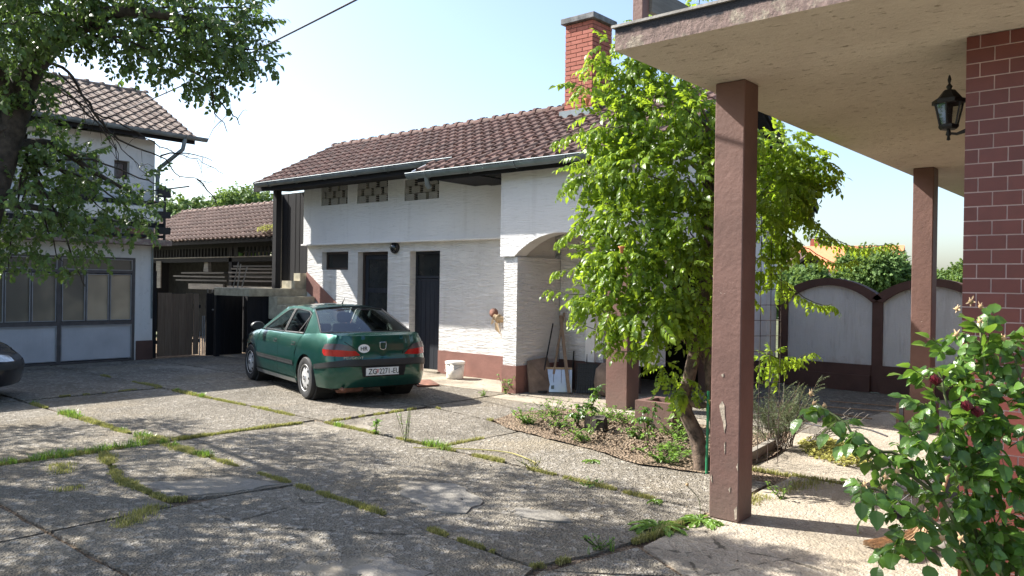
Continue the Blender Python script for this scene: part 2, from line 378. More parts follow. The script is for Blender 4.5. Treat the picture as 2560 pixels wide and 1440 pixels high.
M['cardboard']=simple('grey_board',(.22,.16,.12),.85,var=.2,bump=.2)
M['alu']=simple('aluminium_sheet',(.60,.62,.64),.35,.7,var=.08)
M['straw']=simple('broom_straw',(.48,.32,.18),.8,var=.3,nscale=50)
M['rubber']=simple('black_rubber',(.02,.02,.021),.75,var=.2,bump=.2)
M['plastic_black']=simple('black_plastic_trim',(.022,.024,.025),.5,var=.15)
M['chrome']=simple('chrome_trim',(.55,.56,.56),.2,.9,var=.05)
M['alloy']=simple('silver_wheel_cover',(.62,.62,.62),.4,.4,var=.08)
def carpaint(name,c,flake):
    t=NT(name); d=t.noise(3,6,.6); cc=t.mix(t.math('MULTIPLY',t.ramp(d,[(.45,0),(.8,1)]),.10),c,(.22,.20,.16))
    t.set(cc,t.ramp(d,[(.3,.32),(.8,.45)]),.72,None,.5); t.b.inputs['Coat Weight'].default_value=1.0; t.b.inputs['Coat Roughness'].default_value=.08; return t.m
M['green_paint']=carpaint('green_car_paint',(.005,.075,.056),0)
M['navy_paint']=carpaint('dark_blue_car_paint',(.012,.014,.028),0)
M['lamp_red']=simple('red_lens',(.45,.015,.012),.15,var=.1)
M['lamp_smoke']=simple('smoked_lens',(.10,.075,.075),.15,var=.2)
M['lamp_clear']=simple('clear_headlamp_lens',(.55,.55,.55),.12,.3,var=.15,nscale=20)
M['seat']=simple('dark_grey_seat_fabric',(.04,.045,.055),.9,bump=.3)
M['white_paint']=simple('white_enamel',(.8,.8,.78),.4,var=.03)
M['black_print']=simple('black_print',(.01,.01,.01),.5,var=.05)
M['red_print']=simple('red_print',(.55,.03,.03),.5,var=.05)
M['orange_roof']=simple('far_orange_roof',(.62,.22,.10),.9,var=.1)
M['house_white']=simple('far_white_wall',(.7,.68,.62),.9,var=.05)
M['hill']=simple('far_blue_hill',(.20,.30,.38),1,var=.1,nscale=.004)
M['terracotta']=simple('old_terracotta',(.22,.11,.08),.85,var=.2)
M['green_stake']=simple('green_plastic_stake',(.02,.22,.09),.5)
M['cable']=simple('black_cable',(.03,.03,.04),.6)
M['haze_label']=simple('grey_label',(.12,.16,.15),.6)
M['spotty']=None
def hollow():
    t=NT('hollow_clay_block'); s=t.N('ShaderNodeSeparateXYZ'); t.l.new(t.co(),s.inputs[0])
    a=t.math('MULTIPLY',t.math('SINE',t.math('MULTIPLY',s.outputs[0],190)),t.math('SINE',t.math('MULTIPLY',s.outputs[2],150)))
    k=t.ramp(a,[(.1,0),(.25,1)]); c=t.mix(k,(.50,.48,.45),(.06,.055,.05)); return t.set(c,.9,0,t.bump(t.math('SUBTRACT',1,k),.7,.01),.2)
M['hollow']=hollow()

M['wire']=simple('dull_rusted_wire',(.07,.05,.042),.8,var=.2)
# ================================================================== GROUND
def poly_sheet(poly,z,step=None,zf=None,thick=0):
    bm=bmesh.new(); vs=[bm.verts.new((x,y,0)) for x,y in poly]; bm.faces.new(vs)
    if step:
        xs=[p[0] for p in poly]; ys=[p[1] for p in poly]
        for ax,(a,b) in ((0,(min(xs),max(xs))),(1,(min(ys),max(ys)))):
            c=a+step
            while c<b-1e-3:
                no=(1,0,0) if ax==0 else (0,1,0); co=(c,0,0) if ax==0 else (0,c,0)
                bmesh.ops.bisect_plane(bm,geom=bm.verts[:]+bm.edges[:]+bm.faces[:],plane_co=co,plane_no=no); c+=step
    for v in bm.verts: v.co.z=z+(zf(v.co.x,v.co.y) if zf else 0)
    if thick:
        r=bmesh.ops.extrude_face_region(bm,geom=bm.faces[:]); 
        for g in r['geom']:
            if isinstance(g,bmesh.types.BMVert): g.co.z-=thick
    bmesh.ops.recalc_face_normals(bm,faces=bm.faces)
    me=bpy.data.meshes.new('sheet'); bm.to_mesh(me); bm.free(); return me
def wob(poly,amp,step,rng):
    out=[]; n=len(poly)
    for i in range(n):
        a=Vector((*poly[i],0)); b=Vector((*poly[(i+1)%n],0)); d=b-a; k=max(1,int(d.length/step)); nn=Vector((-d.y,d.x,0)).normalized()
        for j in range(k):
            p=a+d*(j/k)+nn*rng.uniform(-amp,amp)*(1 if j else .3); out.append((p.x,p.y))
    return out
g=link('ground',poly_sheet([(-400,-300),(500,-300),(500,900),(-400,900)],-.09),M['ground'],kind='structure')
courtyard=link('courtyard',poly_sheet([(-17.5,-9),(9,-9),(9,14.6),(-24,14.6),(-24,8.1),(-17.5,8.1)],-.02,1.0,lambda x,y:.006*math.sin(x*3.1)*math.sin(y*2.3)),M['soil'],kind='structure')
rg=random.Random(5)
def slab(poly,mat='conc',z=0.0,amp=.012,th=.05):
    poly=wob(poly,amp,.18,rg)
    a=rg.uniform(-.0012,.0012); b=rg.uniform(-.0012,.0012); cx=sum(p[0] for p in poly)/len(poly); cy=sum(p[1] for p in poly)/len(poly); z+=rg.uniform(-.004,.004)
    return link('concrete_slab',poly_sheet(poly,z,.5,lambda x,y:a*(x-cx)+b*(y-cy)+.003*math.sin(x*2.2+1)*math.cos(y*2.6),th),M[mat],courtyard)
def rect(x0,x1,y0,y1,gap=.025): return [(x0+gap,y0+gap),(x1-gap,y0+gap),(x1-gap,y1-gap),(x0+gap,y1-gap)]
XS=[-17.5,-12.7,-8.45,-6.0,-2.6,1.2,5,9]
for j,(y0,y1) in enumerate(((-8,-4),(-4,-1.9),(-1.9,.1),(.1,2.1))):
    for i in range(len(XS)-1): slab(rect(XS[i],XS[i+1],y0,y1))
slab(rect(-17.5,-12.7,2.1,4.05)); slab(rect(-12.7,-8.5,2.1,4.05))
slab([(-8.43,2.12),(-6.03,2.12),(-6.03,3.0),(-7.12,3.02),(-8.43,3.42)])
slab([(-8.43,3.47),(-7.12,3.07),(-6.22,3.06),(-6.0,3.42),(-5.92,4.0),(-8.43,4.03)],z=.004)
slab([(-5.97,2.12),(-2.62,2.12),(-3.1,3.84),(-5.86,3.99),(-5.96,3.4)])
slab([(-2.57,2.12),(1.18,2.12),(1.18,4.28),(-2.34,4.33),(-3.04,3.86)])
slab([(-3.0,3.9),(-2.36,4.36),(-2.84,4.63)],amp=.004)
slab(rect(-17.5,-12.7,4.05,6.1)); slab(rect(-12.7,-8.5,4.05,6.1)); slab([(-8.44,4.07),(-3.13,3.9),(-2.98,4.35),(-2.88,5.2),(-2.9,5.74),(-5.2,5.92),(-7.1,5.99),(-8.44,6.05)])
slab([(-2.82,4.68),(-2.34,4.40),(1.18,4.33),(1.18,7.4),(-2.86,7.4)],'conc_warm')
slab(rect(1.2,5,2.1,7.4),'conc_warm'); slab(rect(5,9,2.1,7.4),'conc_warm')
slab(rect(-17.5,-12.8,6.1,8.1)); slab(rect(-12.8,-8.32,6.1,7.88)); slab([(-8.27,6.09),(-6.18,6.02),(-6.18,7.36),(-6.9,7.62),(-8.2,7.84)],'conc')
slab([(-6.13,6.02),(-5.2,5.97),(-2.9,5.8),(-2.9,7.0),(-3.55,6.97),(-4.17,6.83),(-5.12,7.13),(-6.13,7.34)],'conc')
slab(rect(-17.5,-12.8,8.1,9.75)); slab(rect(-12.8,-8.42,7.9,9.72)); slab([(-8.4,7.9),(-6.9,7.68),(-6.98,8.28),(-6.81,8.99),(-6.5,9.18),(-8.4,9.18)])
slab([(-8.4,9.22),(-6.5,9.22),(-5.7,9.22),(-5.7,9.72),(-8.4,9.72)],'conc_warm')
slab(rect(-17.5,-12.8,9.75,11.2),'conc_warm'); slab(rect(-12.8,-8.45,9.75,11.2),'conc_warm')
slab(rect(-8.43,-5.95,9.75,14.5),'conc_warm',z=.008); slab([(-5.92,9.75),(-3.5,9.75),(-3.4,14.4),(-5.92,14.4)],'conc')
slab([(-5.68,9.22),(-3.9,9.3),(-3.9,9.72),(-5.68,9.72)],'conc_warm')
slab([(-3.32,7.44),(-1.1,7.44),(-1.1,10.9),(-3.75,10.9),(-3.75,9.7),(-3.4,8.4)],'conc_warm'); slab(rect(-3.75,-1.1,10.9,14.4),'conc_warm')
bedpoly=[(-6.22,7.36),(-5.12,7.15),(-4.17,6.86),(-3.6,6.99),(-3.38,7.5),(-3.45,8.35),(-3.85,9.25),(-5.5,9.18),(-6.45,9.15),(-6.8,8.95),(-6.97,8.28),(-6.82,7.7)]
from mathutils import noise as mn
def bedz(x,y): return .012+.022*mn.noise(Vector((x*2,y*2,0)))+.016*mn.noise(Vector((x*7,y*7,3)))
bedpoly=[(-5.1+(x+5.1)*1.05,8.0+(y-8.0)*1.085) for x,y in bedpoly]
link('flower_bed',poly_sheet(wob(bedpoly,.03,.2,rg),0,.09,bedz),M['soil'],kind='structure')
M['patch']=concrete('smooth_cement_repair',(.20,.185,.16),(.27,.25,.22),.25,.3,.1)
for pp in ([(-5.35,4.75),(-4.9,4.98),(-4.35,4.72),(-4.22,4.4),(-4.5,4.28),(-5.0,4.42)],[(-4.05,4.78),(-3.75,4.92),(-3.5,4.78),(-3.7,4.66),(-3.95,4.66)],[(-6.9,3.12),(-6.25,3.1),(-6.02,3.5),(-5.98,3.9),(-6.5,3.8),(-6.7,3.4)],[(-3.95,3.3),(-3.5,3.35),(-3.45,3.1),(-3.85,3.0)]):
    link('cement_patch',poly_sheet(wob(pp,.035,.08,rg),.009,.4,lambda x,y:.002*math.sin(x*5),.012),M['patch'],courtyard)
# timber edge of the bed
b=MB(); b.beam((-3.42,7.55,.05),(-3.52,8.6,.06),.07,.10); tag(b.obj('edging_board',M['wood_grey'],bev=.005),'grey timber edging board along the flower bed beside the near brown pillar','edging')
# ================================================================== ROOF TILES
def tile_mesh(tw,th,r=.052,lip=.034):
    mb=MB(); xs=[0,.16,.30,.42,.55,.75,1.0]; zs=[.35,.9,1.0,.8,.25,0,.12]; xs=[x*tw*1.02 for x in xs]; zs=[z*r for z in zs]; n=len(xs); L=th*1.16
    low=[(x,0,z+lip) for x,z in zip(xs,zs)]; up=[(x,L,z+.002) for x,z in zip(xs,zs)]; bot=[(x,0.0,z*.6) for x,z in zip(xs,zs)]
    mb.add(low+up+bot,[(i,i+1,n+i+1,n+i) for i in range(n-1)]+[(2*n+i,2*n+i+1,i+1,i) for i in range(n-1)],0,False)
    return mb.mesh('roof_tile')
def roof_tiles(parent,org,u,v,nc,nr,tw,th,mat,cap=300,skip=None,jit=.005):
    """tiles over a slope; the nearest `cap` are parts, the rest one stuff part"""
    u=Vector(u).normalized(); v=Vector(v).normalized(); n=u.cross(v).normalized(); org=Vector(org); me=tile_mesh(tw,th); me.materials.append(M[mat]); rng=random.Random(int(abs(org.x*100)))
    L=[]
    for j in range(nr):
        for i in range(nc):
            if skip and skip(i,j): continue
            p=org+u*(i*tw)+v*(j*th+rng.uniform(-jit,jit))+n*rng.uniform(-jit*.5,jit*.8)
            Rm=Matrix(((u.x,v.x,n.x,0),(u.y,v.y,n.y,0),(u.z,v.z,n.z,0),(0,0,0,1)))@Matrix.Rotation(rng.uniform(-.012,.012),4,'Z')@Matrix.Rotation(rng.uniform(-.01,.012),4,'X')
            L.append((p.length,Matrix.Translation(p)@Rm))
    L.sort(key=lambda a:a[0]); W=wloc(parent)
    for k,(d,Mx) in enumerate(L[:cap]):
        o=bpy.data.objects.new('roof_tile',me); COL.objects.link(o); o.parent=parent; o.matrix_basis=Matrix.Translation(-W)@Mx
    if len(L)>cap:
        co=np.array([v_.co[:] for v_ in me.vertices]); F=[tuple(p.vertices) for p in me.polygons]; mb=MB()
        for d,Mx in L[cap:]:
            A=np.array(Mx); mb.add((co@A[:3,:3].T+A[:3,3]).tolist(),F)
        link('roof_tiles',mb.mesh('roof_tiles',fixn=False),M[mat],parent,kind='stuff')
def ridge_caps(parent,a,b,step,mat,r=.10):
    a=Vector(a); b=Vector(b); d=(b-a); n=max(1,int(d.length/step)); t=d.normalized(); s=t.cross(Vector((0,0,1))).normalized(); mb=MB(); rows=[]
    L=step*1.12
    for y,rr,dz in ((0,r*1.12,.018),(L*.18,r*1.1,.016),(L*.2,r,.0),(L,r*.92,-.012)):
        rows.append([(rr*math.cos(math.pi*k/6),y,rr*.85*math.sin(math.pi*k/6)+dz) for k in range(7)])
    vs=[p for rw in rows for p in rw]; mb.add(vs,[(i*7+k,i*7+k+1,(i+1)*7+k+1,(i+1)*7+k) for i in range(3) for k in range(6)],0,False); me=mb.mesh('ridge_tile'); me.materials.append(M[mat]); W=wloc(parent); rng=random.Random(3)
    for i in range(n):
        p=a+t*(i*step); Mx=Matrix(((s.x,t.x,0,p.x),(s.y,t.y,0,p.y),(s.z,t.z,1,p.z+rng.uniform(-.006,.008)),(0,0,0,1)))@Matrix.Rotation(rng.uniform(-.03,.03),4,'Z')
        o=bpy.data.objects.new('ridge_tile',me); COL.objects.link(o); o.parent=parent; o.matrix_basis=Matrix.Translation(-W)@Mx
    mb=MB(); mb.beam(a-t*.0+Vector((0,0,-.03)),b+Vector((0,0,-.03)),r*1.7,.07); mb.obj('ridge_bedding',M['ridge_mortar'],parent)
def gutter(parent,a,b,r=.07,mat='zinc',brk=1.0,label=None):
    a=Vector(a); b=Vector(b); d=(b-a); t=d.normalized(); s=t.cross(Vector((0,0,1))).normalized(); vs=[]; m=9
    prof=[(r*math.cos(math.pi+math.pi*k/8),r*1.05*math.sin(math.pi+math.pi*k/8)) for k in range(9)]
    prof=prof+[(x*.93,z*.93+.001) for x,z in reversed(prof)]
    mb=MB(); n=len(prof)
    for p in (a,b): vs+=[p+s*x+Vector((0,0,z)) for x,z in prof]
    mb.add(vs,[(i,(i+1)%n,(i+1)%n+n,i+n) for i in range(n)]+[tuple(range(n)),tuple(reversed(range(n,2*n)))])
    mb.tube([a+s*r*0.98,b+s*r*.98],.011,6); mb.tube([a-s*r*.98,b-s*r*.98],.008,6)
    # end caps
    for p in (a,b): mb.add([p+s*x+Vector((0,0,z)) for x,z in prof[:9]],[tuple(range(9))])
    o=mb.obj('gutter',M[mat],parent)
    k=int(d.length/brk)
    for i in range(k):
        c=a+t*((i+.5)*brk); q=MB(); pts=[c+s*(r*1.06)*math.cos(math.pi+math.pi*j/8)+Vector((0,0,r*1.12*math.sin(math.pi+math.pi*j/8))) for j in range(9)]
        q.tube(pts,.009,5); q.obj('gutter_bracket',M[mat],parent)
    return o
# ================================================================== OUTBUILDING
OB=thing('outbuilding','long white rough plastered outbuilding with red tile roof, dark doors and a round arch','building',(-11,12.4,0))
b=MB(); b.wall(-15.8,-8.3,0,2.64,11.0,11.35,[(-15.24,-14.27,2.04,2.45),(-13.93,-12.93,-.01,2.43),(-12.24,-11.36,-.01,2.42)],mr=1); b.obj('lower_wall',[M['plaster'],M['plaster_fine']],OB)
vents=[(-15.13,-14.17,3.49,3.95),(-13.83,-12.82,3.47,3.93),(-12.3,-11.29,3.44,3.87)]
b=MB(); b.wall(-15.8,-8.63,2.62,3.93,10.88,11.3,vents,mr=1); b.obj('upper_wall',[M['plaster_up'],M['plaster_fine']],OB)
b=MB(); b.prism([(10.84,2.60),(11.0,2.60),(11.0,2.66),(10.84,2.63)],-15.84,-8.66,'x'); b.obj('cornice',M['plaster_fine'],OB)
b=MB(); b.box(-15.8,-15.5,11.35,14.6,0,3.9); b.box(-15.5,-6.0,14.3,14.6,0,3.4); b.obj('rear_wall',M['plaster_fine'],OB)
b=MB(); b.box(-11.36,-8.61,10.978,10.998,0,.445); b.obj('plinth',M['brown_plinth'],OB)
b=MB(); b.prism([(-15.8,1.99),(-14.58,1.255),(-13.95,.87),(-13.95,.42),(-15.28,1.25),(-15.8,1.56)],10.975,10.997,'y'); b.obj('stair_skirting',M['brown_plinth'],OB)
# hollow brick vents: every block a part
rb=random.Random(9)
for (x0,x1,z0,z1) in vents:
    q=MB(); q.box(x0-.01,x1+.01,11.2,11.22,z0-.01,z1+.01); q.obj('vent_shade_backing',M['shade_black'],OB)
    h=(z1-z0)/3; w=(x1-x0)/3
    for j in range(3):
        for i in range(-1,4):
            c=x0+w*(i+.5+(.5 if j%2 else 0)); a0=max(x0,c-w*.36); a1=min(x1,c+w*.36)
            if a1-a0<.05: continue
            dy=rb.uniform(-.01,.012); q=MB(); q.box(a0,a1,10.885+dy,11.1,z0+j*h+.004,z0+(j+1)*h-.004); q.obj('vent_block',M['hollow'],OB)
# small window
q=MB(); q.wall(-15.24,-14.27,2.04,2.45,11.13,11.18,[(-15.19,-14.32,2.09,2.40)]); win=q.obj('window',M['frame_brown'],OB)
q=MB(); q.box(-15.19,-14.32,11.15,11.155,2.09,2.40); q.obj('pane',M['glass_dark'],win)
# doors
def boards(parent,x0,x1,z0,z1,y,n,mat,th=.03,rng=random.Random(4),name='board'):
    w=(x1-x0)/n
    for i in range(n):
        q=MB(); dy=rng.uniform(-.005,.005); q.box(x0+i*w+.004,x0+(i+1)*w-.004,y+dy,y+th+dy,z0,z1); q.obj(name,M[mat],parent)
q=MB(); q.wall(-13.93,-12.93,0,2.43,11.14,11.2,[(-13.87,-12.99,-.01,2.37)]); d1=q.obj('door',M['frame_brown'],OB,label='dark framed door left of the round wall lamp')
q=MB(); q.wall(-13.86,-13.0,.02,2.36,11.16,11.19,[(-13.76,-13.1,.9,1.55),(-13.76,-13.1,1.65,2.27),(-13.76,-13.1,.12,.8)]); q.obj('door_frame',M['navy_door'],d1)
q=MB(); q.box(-13.76,-13.1,11.175,11.18,.12,2.27); q.obj('pane',M['glass_dark'],d1)
q=MB(); q.box(-13.16,-13.12,11.12,11.16,1.0,1.03); q.box(-13.2,-13.06,11.10,11.12,1.0,1.02); q.obj('handle',M['steel_trim'],d1)
q=MB(); q.wall(-12.24,-11.36,0,2.42,11.16,11.22,[(-12.19,-11.41,-.01,2.36)]); d2=q.obj('door',M['navy_door'],OB,label='tall blue black board door next to the bucket')
boards(d2,-12.19,-11.41,.03,1.86,11.17,6,'navy_door')
q=MB(); q.box(-12.19,-11.41,11.19,11.2,1.92,2.36); q.obj('pane',M['glass_dark'],d2); q=MB(); q.box(-12.19,-11.41,11.16,11.2,1.87,1.92); q.obj('rail',M['navy_door'],d2)
q=MB(); q.box(-12.3,-11.3,10.9,11.2,.0,.03); q.obj('threshold',M['conc_warm'],OB)
# bulkhead lamp
lt=thing('wall_lamp','round grey bulkhead lamp fixed on the white wall between the two dark doors','wall lamp',(-12.68,11.0,2.5))
q=MB(); q.lathe([(0,-.0),(.115,-.0),(.125,-.03),(.12,-.06),(.10,-.075),(.09,-.06)],(-12.68,11.0,2.5),'y',24); q.obj('lamp_rim',M['black_iron'],lt)
q=MB(); q.lathe([(0,-.125),(.05,-.12),(.085,-.09),(.095,-.055)],(-12.68,11.0,2.5),'y',20); q.obj('lamp_glass',M['glass'],lt)
for k in (-1,0,1):
    q=MB(); q.tube([(-12.68+k*.045,10.93,2.5-.09+abs(k)*.02),(-12.68+k*.045,10.87,2.5),(-12.68+k*.045,10.93,2.5+.09-abs(k)*.02)],.006,5); q.obj('guard_bar',M['black_iron'],lt)
# roof structure: plane z = 3.95+.53(y-10.0)
def zr(y): return 3.95+.532*(y-10.0)
q=MB(); q.prism([(10.02,zr(10.02)-.03),(12.2,zr(12.2)-.03),(12.2,zr(12.2)-.13),(10.9,3.90),(10.02,3.84)],-16.42,-5.5,'x'); q.prism([(12.2,zr(12.2)-.03),(15.15,zr(12.2)-.03-1.78),(15.1,3.13),(14.7,3.25),(12.2,zr(12.2)-.13)],-16.42,-5.5,'x'); q.obj('roof_deck',M['wood_dark'],OB)
q=MB(); q.box(-16.46,-16.42,10.0,12.25,3.0,3.0); 
q=MB(); q.prism([(9.98,3.99),(12.2,5.17),(12.2,4.98),(9.98,3.80)],-16.47,-16.43,'x'); q.prism([(12.2,5.17),(15.15,3.38),(15.15,3.19),(12.2,4.98)],-16.47,-16.43,'x'); q.obj('barge_board',M['wood_dark'],OB)
q=MB(); q.prism([(9.5,3.75),(12.2,5.17),(12.2,4.98),(9.5,3.56)],-5.49,-5.45,'x'); q.prism([(12.2,5.17),(15.15,3.38),(15.15,3.19),(12.2,4.98)],-5.49,-5.45,'x'); q.obj('barge_board',M['wood_dark'],OB)
q=MB(); q.prism([(9.98,3.80),(10.01,3.80),(10.01,3.95),(9.98,3.95)],-16.42,-10.3,'x'); q.obj('fascia_board',M['wood_dark'],OB)
q=MB(); q.prism([(9.5,zr(9.5)-.03),(10.02,zr(10.02)-.03),(10.02,zr(10.02)-.15),(9.5,zr(9.5)-.15)],-10.4,-5.5,'x'); q.obj('roof_deck',M['wood_dark'],OB)
for k,x in enumerate(np.arange(-10.3,-8.6,.42)):
    q=MB(); q.box(x,x+.40,9.55,10.85,3.60-.02*(k%3),3.625-.02*(k%3)); q.obj('soffit_board',M['wood_dark'],OB)
sl_=Vector((0,1,.532)).normalized(); LEN=2.2*math.sqrt(1+.532**2)
roof_tiles(OB,(-16.44,9.97,3.95),(1,0,0),sl_,46,9,.2378,LEN/9,'tile_red',300)
ext=[]
roof_tiles(OB,(-10.42,9.97-2*.245,3.95-2*.13),(1,0,0),sl_,20,2,.2378,.277,'tile_red',40)
bl=Vector((0,-1,.603)).normalized()
roof_tiles(OB,(-5.5,15.15,3.40),(-1,0,0),bl,46,12,.2378,.286,'tile_red',0)
ridge_caps(OB,(-16.44,12.2,5.14),(-5.5,12.2,5.14),.36,'tile_red')
gutter(OB,(-16.2,9.92,3.97),(-9.9,9.92,3.97),.085); gutter(OB,(-10.55,9.42,3.68),(-5.5,9.42,3.68),.09)
q=MB(); q.beam((-10.45,9.45,3.69),(-10.40,10.25,4.09),.09,.02); q.tube([(-10.50,9.45,3.71),(-10.45,10.25,4.12)],.02,6); q.obj('verge_flashing',M['zinc_light'],OB)
q=MB(); q.tube([(-10.1,9.43,3.62),(-10.1,9.45,3.48),(-10.1,9.5,3.42)],.045,10); q.obj('gutter_outlet',M['zinc'],OB)
# porch with arch
def arc(x0,x1,z0,rise,n=16):
    c=(x1-x0)/2; r=(c*c+rise*rise)/(2*rise); cx=(x0+x1)/2; cz=z0+rise-r; a0=math.asin(c/r)
    return [(cx+r*math.sin(-a0+2*a0*i/n),cz+r*math.cos(-a0+2*a0*i/n)) for i in range(n+1)]
q=MB(); q.prism([(-8.66,2.22)]+arc(-8.36,-6.50,2.22,.36)+[(-6.12,2.22),(-6.12,3.66),(-8.66,3.66)],9.75,10.03,'y'); q.obj('arch_wall',M['plaster_up'],OB)
q=MB(); q.box(-8.655,-8.40,10.03,10.88,2.22,3.66); q.obj('porch_side_wall',M['plaster_up'],OB)
q=MB(); q.box(-8.60,-8.32,9.79,10.999,.45,2.215); q.obj('porch_pier',M['plaster'],OB)
q=MB(); q.box(-8.61,-8.31,9.78,10.995,0,.45); q.obj('plinth',M['brown_plinth'],OB)
q=MB(); q.wall(-8.3,-6.4,.5,3.3,10.92,11.2,[(-7.40,-6.75,.4,2.1)]); q.obj('porch_back_wall',M['plaster'],OB)
q=MB(); q.box(-8.31,-7.40,10.905,10.92,0,.5); q.obj('plinth',M['brown_dark'],OB)
q=MB(); q.box(-7.72,-7.54,10.86,10.92,.5,2.4); q.obj('pilaster',M['plaster_fine'],OB)
q=MB(); q.box(-7.40,-6.75,11.0,11.04,.05,2.1); d3=q.obj('door',M['frame_brown'],OB,label='brown door inside the porch'); q=MB(); q.box(-7.3,-6.85,10.985,11.0,1.2,1.9); q.obj('panel',M['brown_dark'],d3)
q=MB(); q.box(-8.39,-6.43,10.04,13.19,3.3,3.35); q.obj('porch_ceiling',M['plaster_fine'],OB)
q=MB(); q.box(-6.48,-6.12,9.64,9.96,0,2.218); q.obj('porch_column',M['brown'],OB,bev=.008)
q=MB(); q.prism([(9.99,2.22),(14.6,2.22),(14.6,3.35),(12.2,4.95),(9.99,3.78)],-6.42,-6.1,'x'); q.obj('gable_wall',M['plaster_fine'],OB)
q=MB(); q.box(-6.36,-6.06,12.7,14.6,.45,2.215); q.obj('side_wall',M['plaster_fine'],OB); q=MB(); q.box(-6.37,-6.05,12.69,14.61,0,.45); q.obj('plinth',M['brown_dark'],OB)
q=MB(); q.box(-6.40,-6.05,12.3,12.65,0,2.2); q.obj('porch_column',M['brown'],OB)
q=MB(); q.wall(-8.3,-6.37,0,3.3,13.2,13.3); q.box(-8.28,-8.2,11.2,13.2,0,3.3); q.obj('inner_wall',M['shade_black'],OB)
# timber enclosure at the left end
for i in range(8):
    x=-17.15+i*.168; q=MB(); q.box(x,x+.160,11.12+.006*(i%3),11.15+.006*(i%3),0,3.9); q.obj('board',M['wood_dark'],OB)
q=MB(); q.box(-16.36,-16.22,10.42,10.56,1.6,3.86); q.obj('post',M['wood_dark'],OB)
q=MB(); q.box(-17.2,-17.05,11.0,11.15,0,3.9); q.obj('post',M['wood_grey'],OB)
# ---- chimney
CH=thing('chimney','tall red brick chimney with grey slab cap standing on the outbuilding roof','chimney',(-8.42,11.8,4.6))
q=MB(); q.box(-8.705,-8.125,11.51,12.09,4.6,6.46); q.obj('mortar_core',M['mortar_grey'],CH)
cs=.0755; z=4.72; row=0; rbk=random.Random(11); bm_=[]
while z<6.43:
    for face in range(4):
        L=.60; x=0; first=(.25 if (row+face)%2 else .125)
        seg=[]; 
        while x<L-.01:
            w=first if not seg else .25; w=min(w,L-x); seg.append((x,x+w)); x+=w
        for (a,c) in seg:
            if c-a<.03: continue
            d=rbk.uniform(.0,.006); q=MB(); a+=.005; c-=.005
            if face==0: q.box(-8.715+a,-8.715+c,11.50-d,11.6,z,z+cs-.012)
            elif face==1: q.box(-8.2,-8.115+d,11.50+a,11.50+c,z,z+cs-.012)
            elif row%2==0 and face==2: q.box(-8.715+a,-8.715+c,12.0,12.10+d,z,z+cs-.012)
            elif row%2==0 and face==3: q.box(-8.715-d,-8.62,11.50+a,11.50+c,z,z+cs-.012)
            else: continue
            q.obj('brick',M['brick'],CH)
    z+=cs; row+=1
q=MB(); q.prism([(-8.78,11.43),(-8.05,11.43),(-8.05,12.17),(-8.78,12.17)],6.46,6.565); q.obj('cap',M['conc_cap'],CH,bev=.01)
q=MB(); q.prism([(-8.80,4.72),(-8.04,4.72),(-8.0,4.60),(-8.84,4.60)],11.36,11.48,'y'); q.box(-8.79,-8.05,11.44,11.49,4.70,4.90); q.obj('flashing',M['zinc'],CH)
# ---- stairs
ST=thing('outside_stairs','outside concrete steps and landing behind the green car','stairs',(-16,10.3,0))
q=MB(); q.box(-17.3,-15.8,9.5,11.1,1.42,1.6); q.obj('landing',M['conc_step'],ST,bev=.01)
for k in range(8):
    x=-15.79+k*.34; zt=1.6-.18*(k+1); q=MB(); q.box(x,x+.338,9.98,10.97,max(0,zt-.5),zt); q.obj('step',M['conc_step'],ST,bev=.008)
for a_,y_,z_ in ((-16.38,10.7,1.602),(-16.12,10.85,1.782)):
    q=MB(); q.box(a_,-15.86,y_,11.1,z_,z_+.178); q.obj('step',M['conc_step'],ST)
for i in range(9):
    y=9.52+i*.172; q=MB(); q.box(-15.9,-15.87,y,y+.168,0,1.418); q.obj('board',M['wood_dark'],ST)
# loose battens leaning on the landing
for i,(x,y,l,t) in enumerate(((-16.9,9.75,.5,.05),(-16.8,9.8,.45,-.04),(-16.7,9.85,.4,.06))):
    q=MB(); q.beam((x,y,1.6),(x+t,y+.1,1.6+l+.1),.02,.02); tag(q.obj('wooden_batten',M['wood_grey']),['left of three thin battens leaning over the stair landing','middle of three thin battens leaning over the stair landing','right of three thin battens leaning over the stair landing'][i],'batten',group='battens on the stair landing')
# ================================================================== OPEN SHED
SH=thing('open_shed','low open timber shed with brown tile roof between the garage and the outbuilding','shed',(-21,13.5,0))
s2=Vector((0,1,.53)).normalized(); Ls=2.3*math.sqrt(1+.53**2)
q=MB(); q.prism([(11.3,2.86),(13.5,4.03),(15.7,2.86),(15.7,2.78),(13.5,3.93),(11.3,2.78)],-26.7,-17.15,'x'); q.obj('roof_deck',M['wood_dark'],SH)
roof_tiles(SH,(-26.7,11.2,2.88),(1,0,0),s2,40,9,.2375,Ls/9,'tile_shed',300)
roof_tiles(SH,(-17.2,15.8,2.88),(-1,0,0),Vector((0,-1,.53)).normalized(),40,9,.2375,Ls/9,'tile_shed',0)
ridge_caps(SH,(-26.7,13.5,4.09),(-17.2,13.5,4.09),.34,'tile_shed')
q=MB(); q.box(-26.7,-17.15,11.89,11.93,2.70,2.86); q.obj('eave_board',M['wood_dark'],SH)
q=MB(); q.box(-26.7,-17.2,11.91,12.01,2.30,2.44); q.obj('beam',M['wood_dark'],SH); q=MB(); q.box(-26.7,-17.2,11.89,11.91,2.42,2.45); q.obj('batten',M['wood_grey'],SH)
for x in (-26.6,-20.9,-17.35):
    q=MB(); q.box(x,x+.16,11.91,12.07,0,2.8); q.obj('post',M['wood_dark'],SH)
q=MB(); q.box(-20.6,-20.4,11.89,11.92,2.44,2.7); q.obj('batten',M['wood_dark'],SH)
xx=-26.4
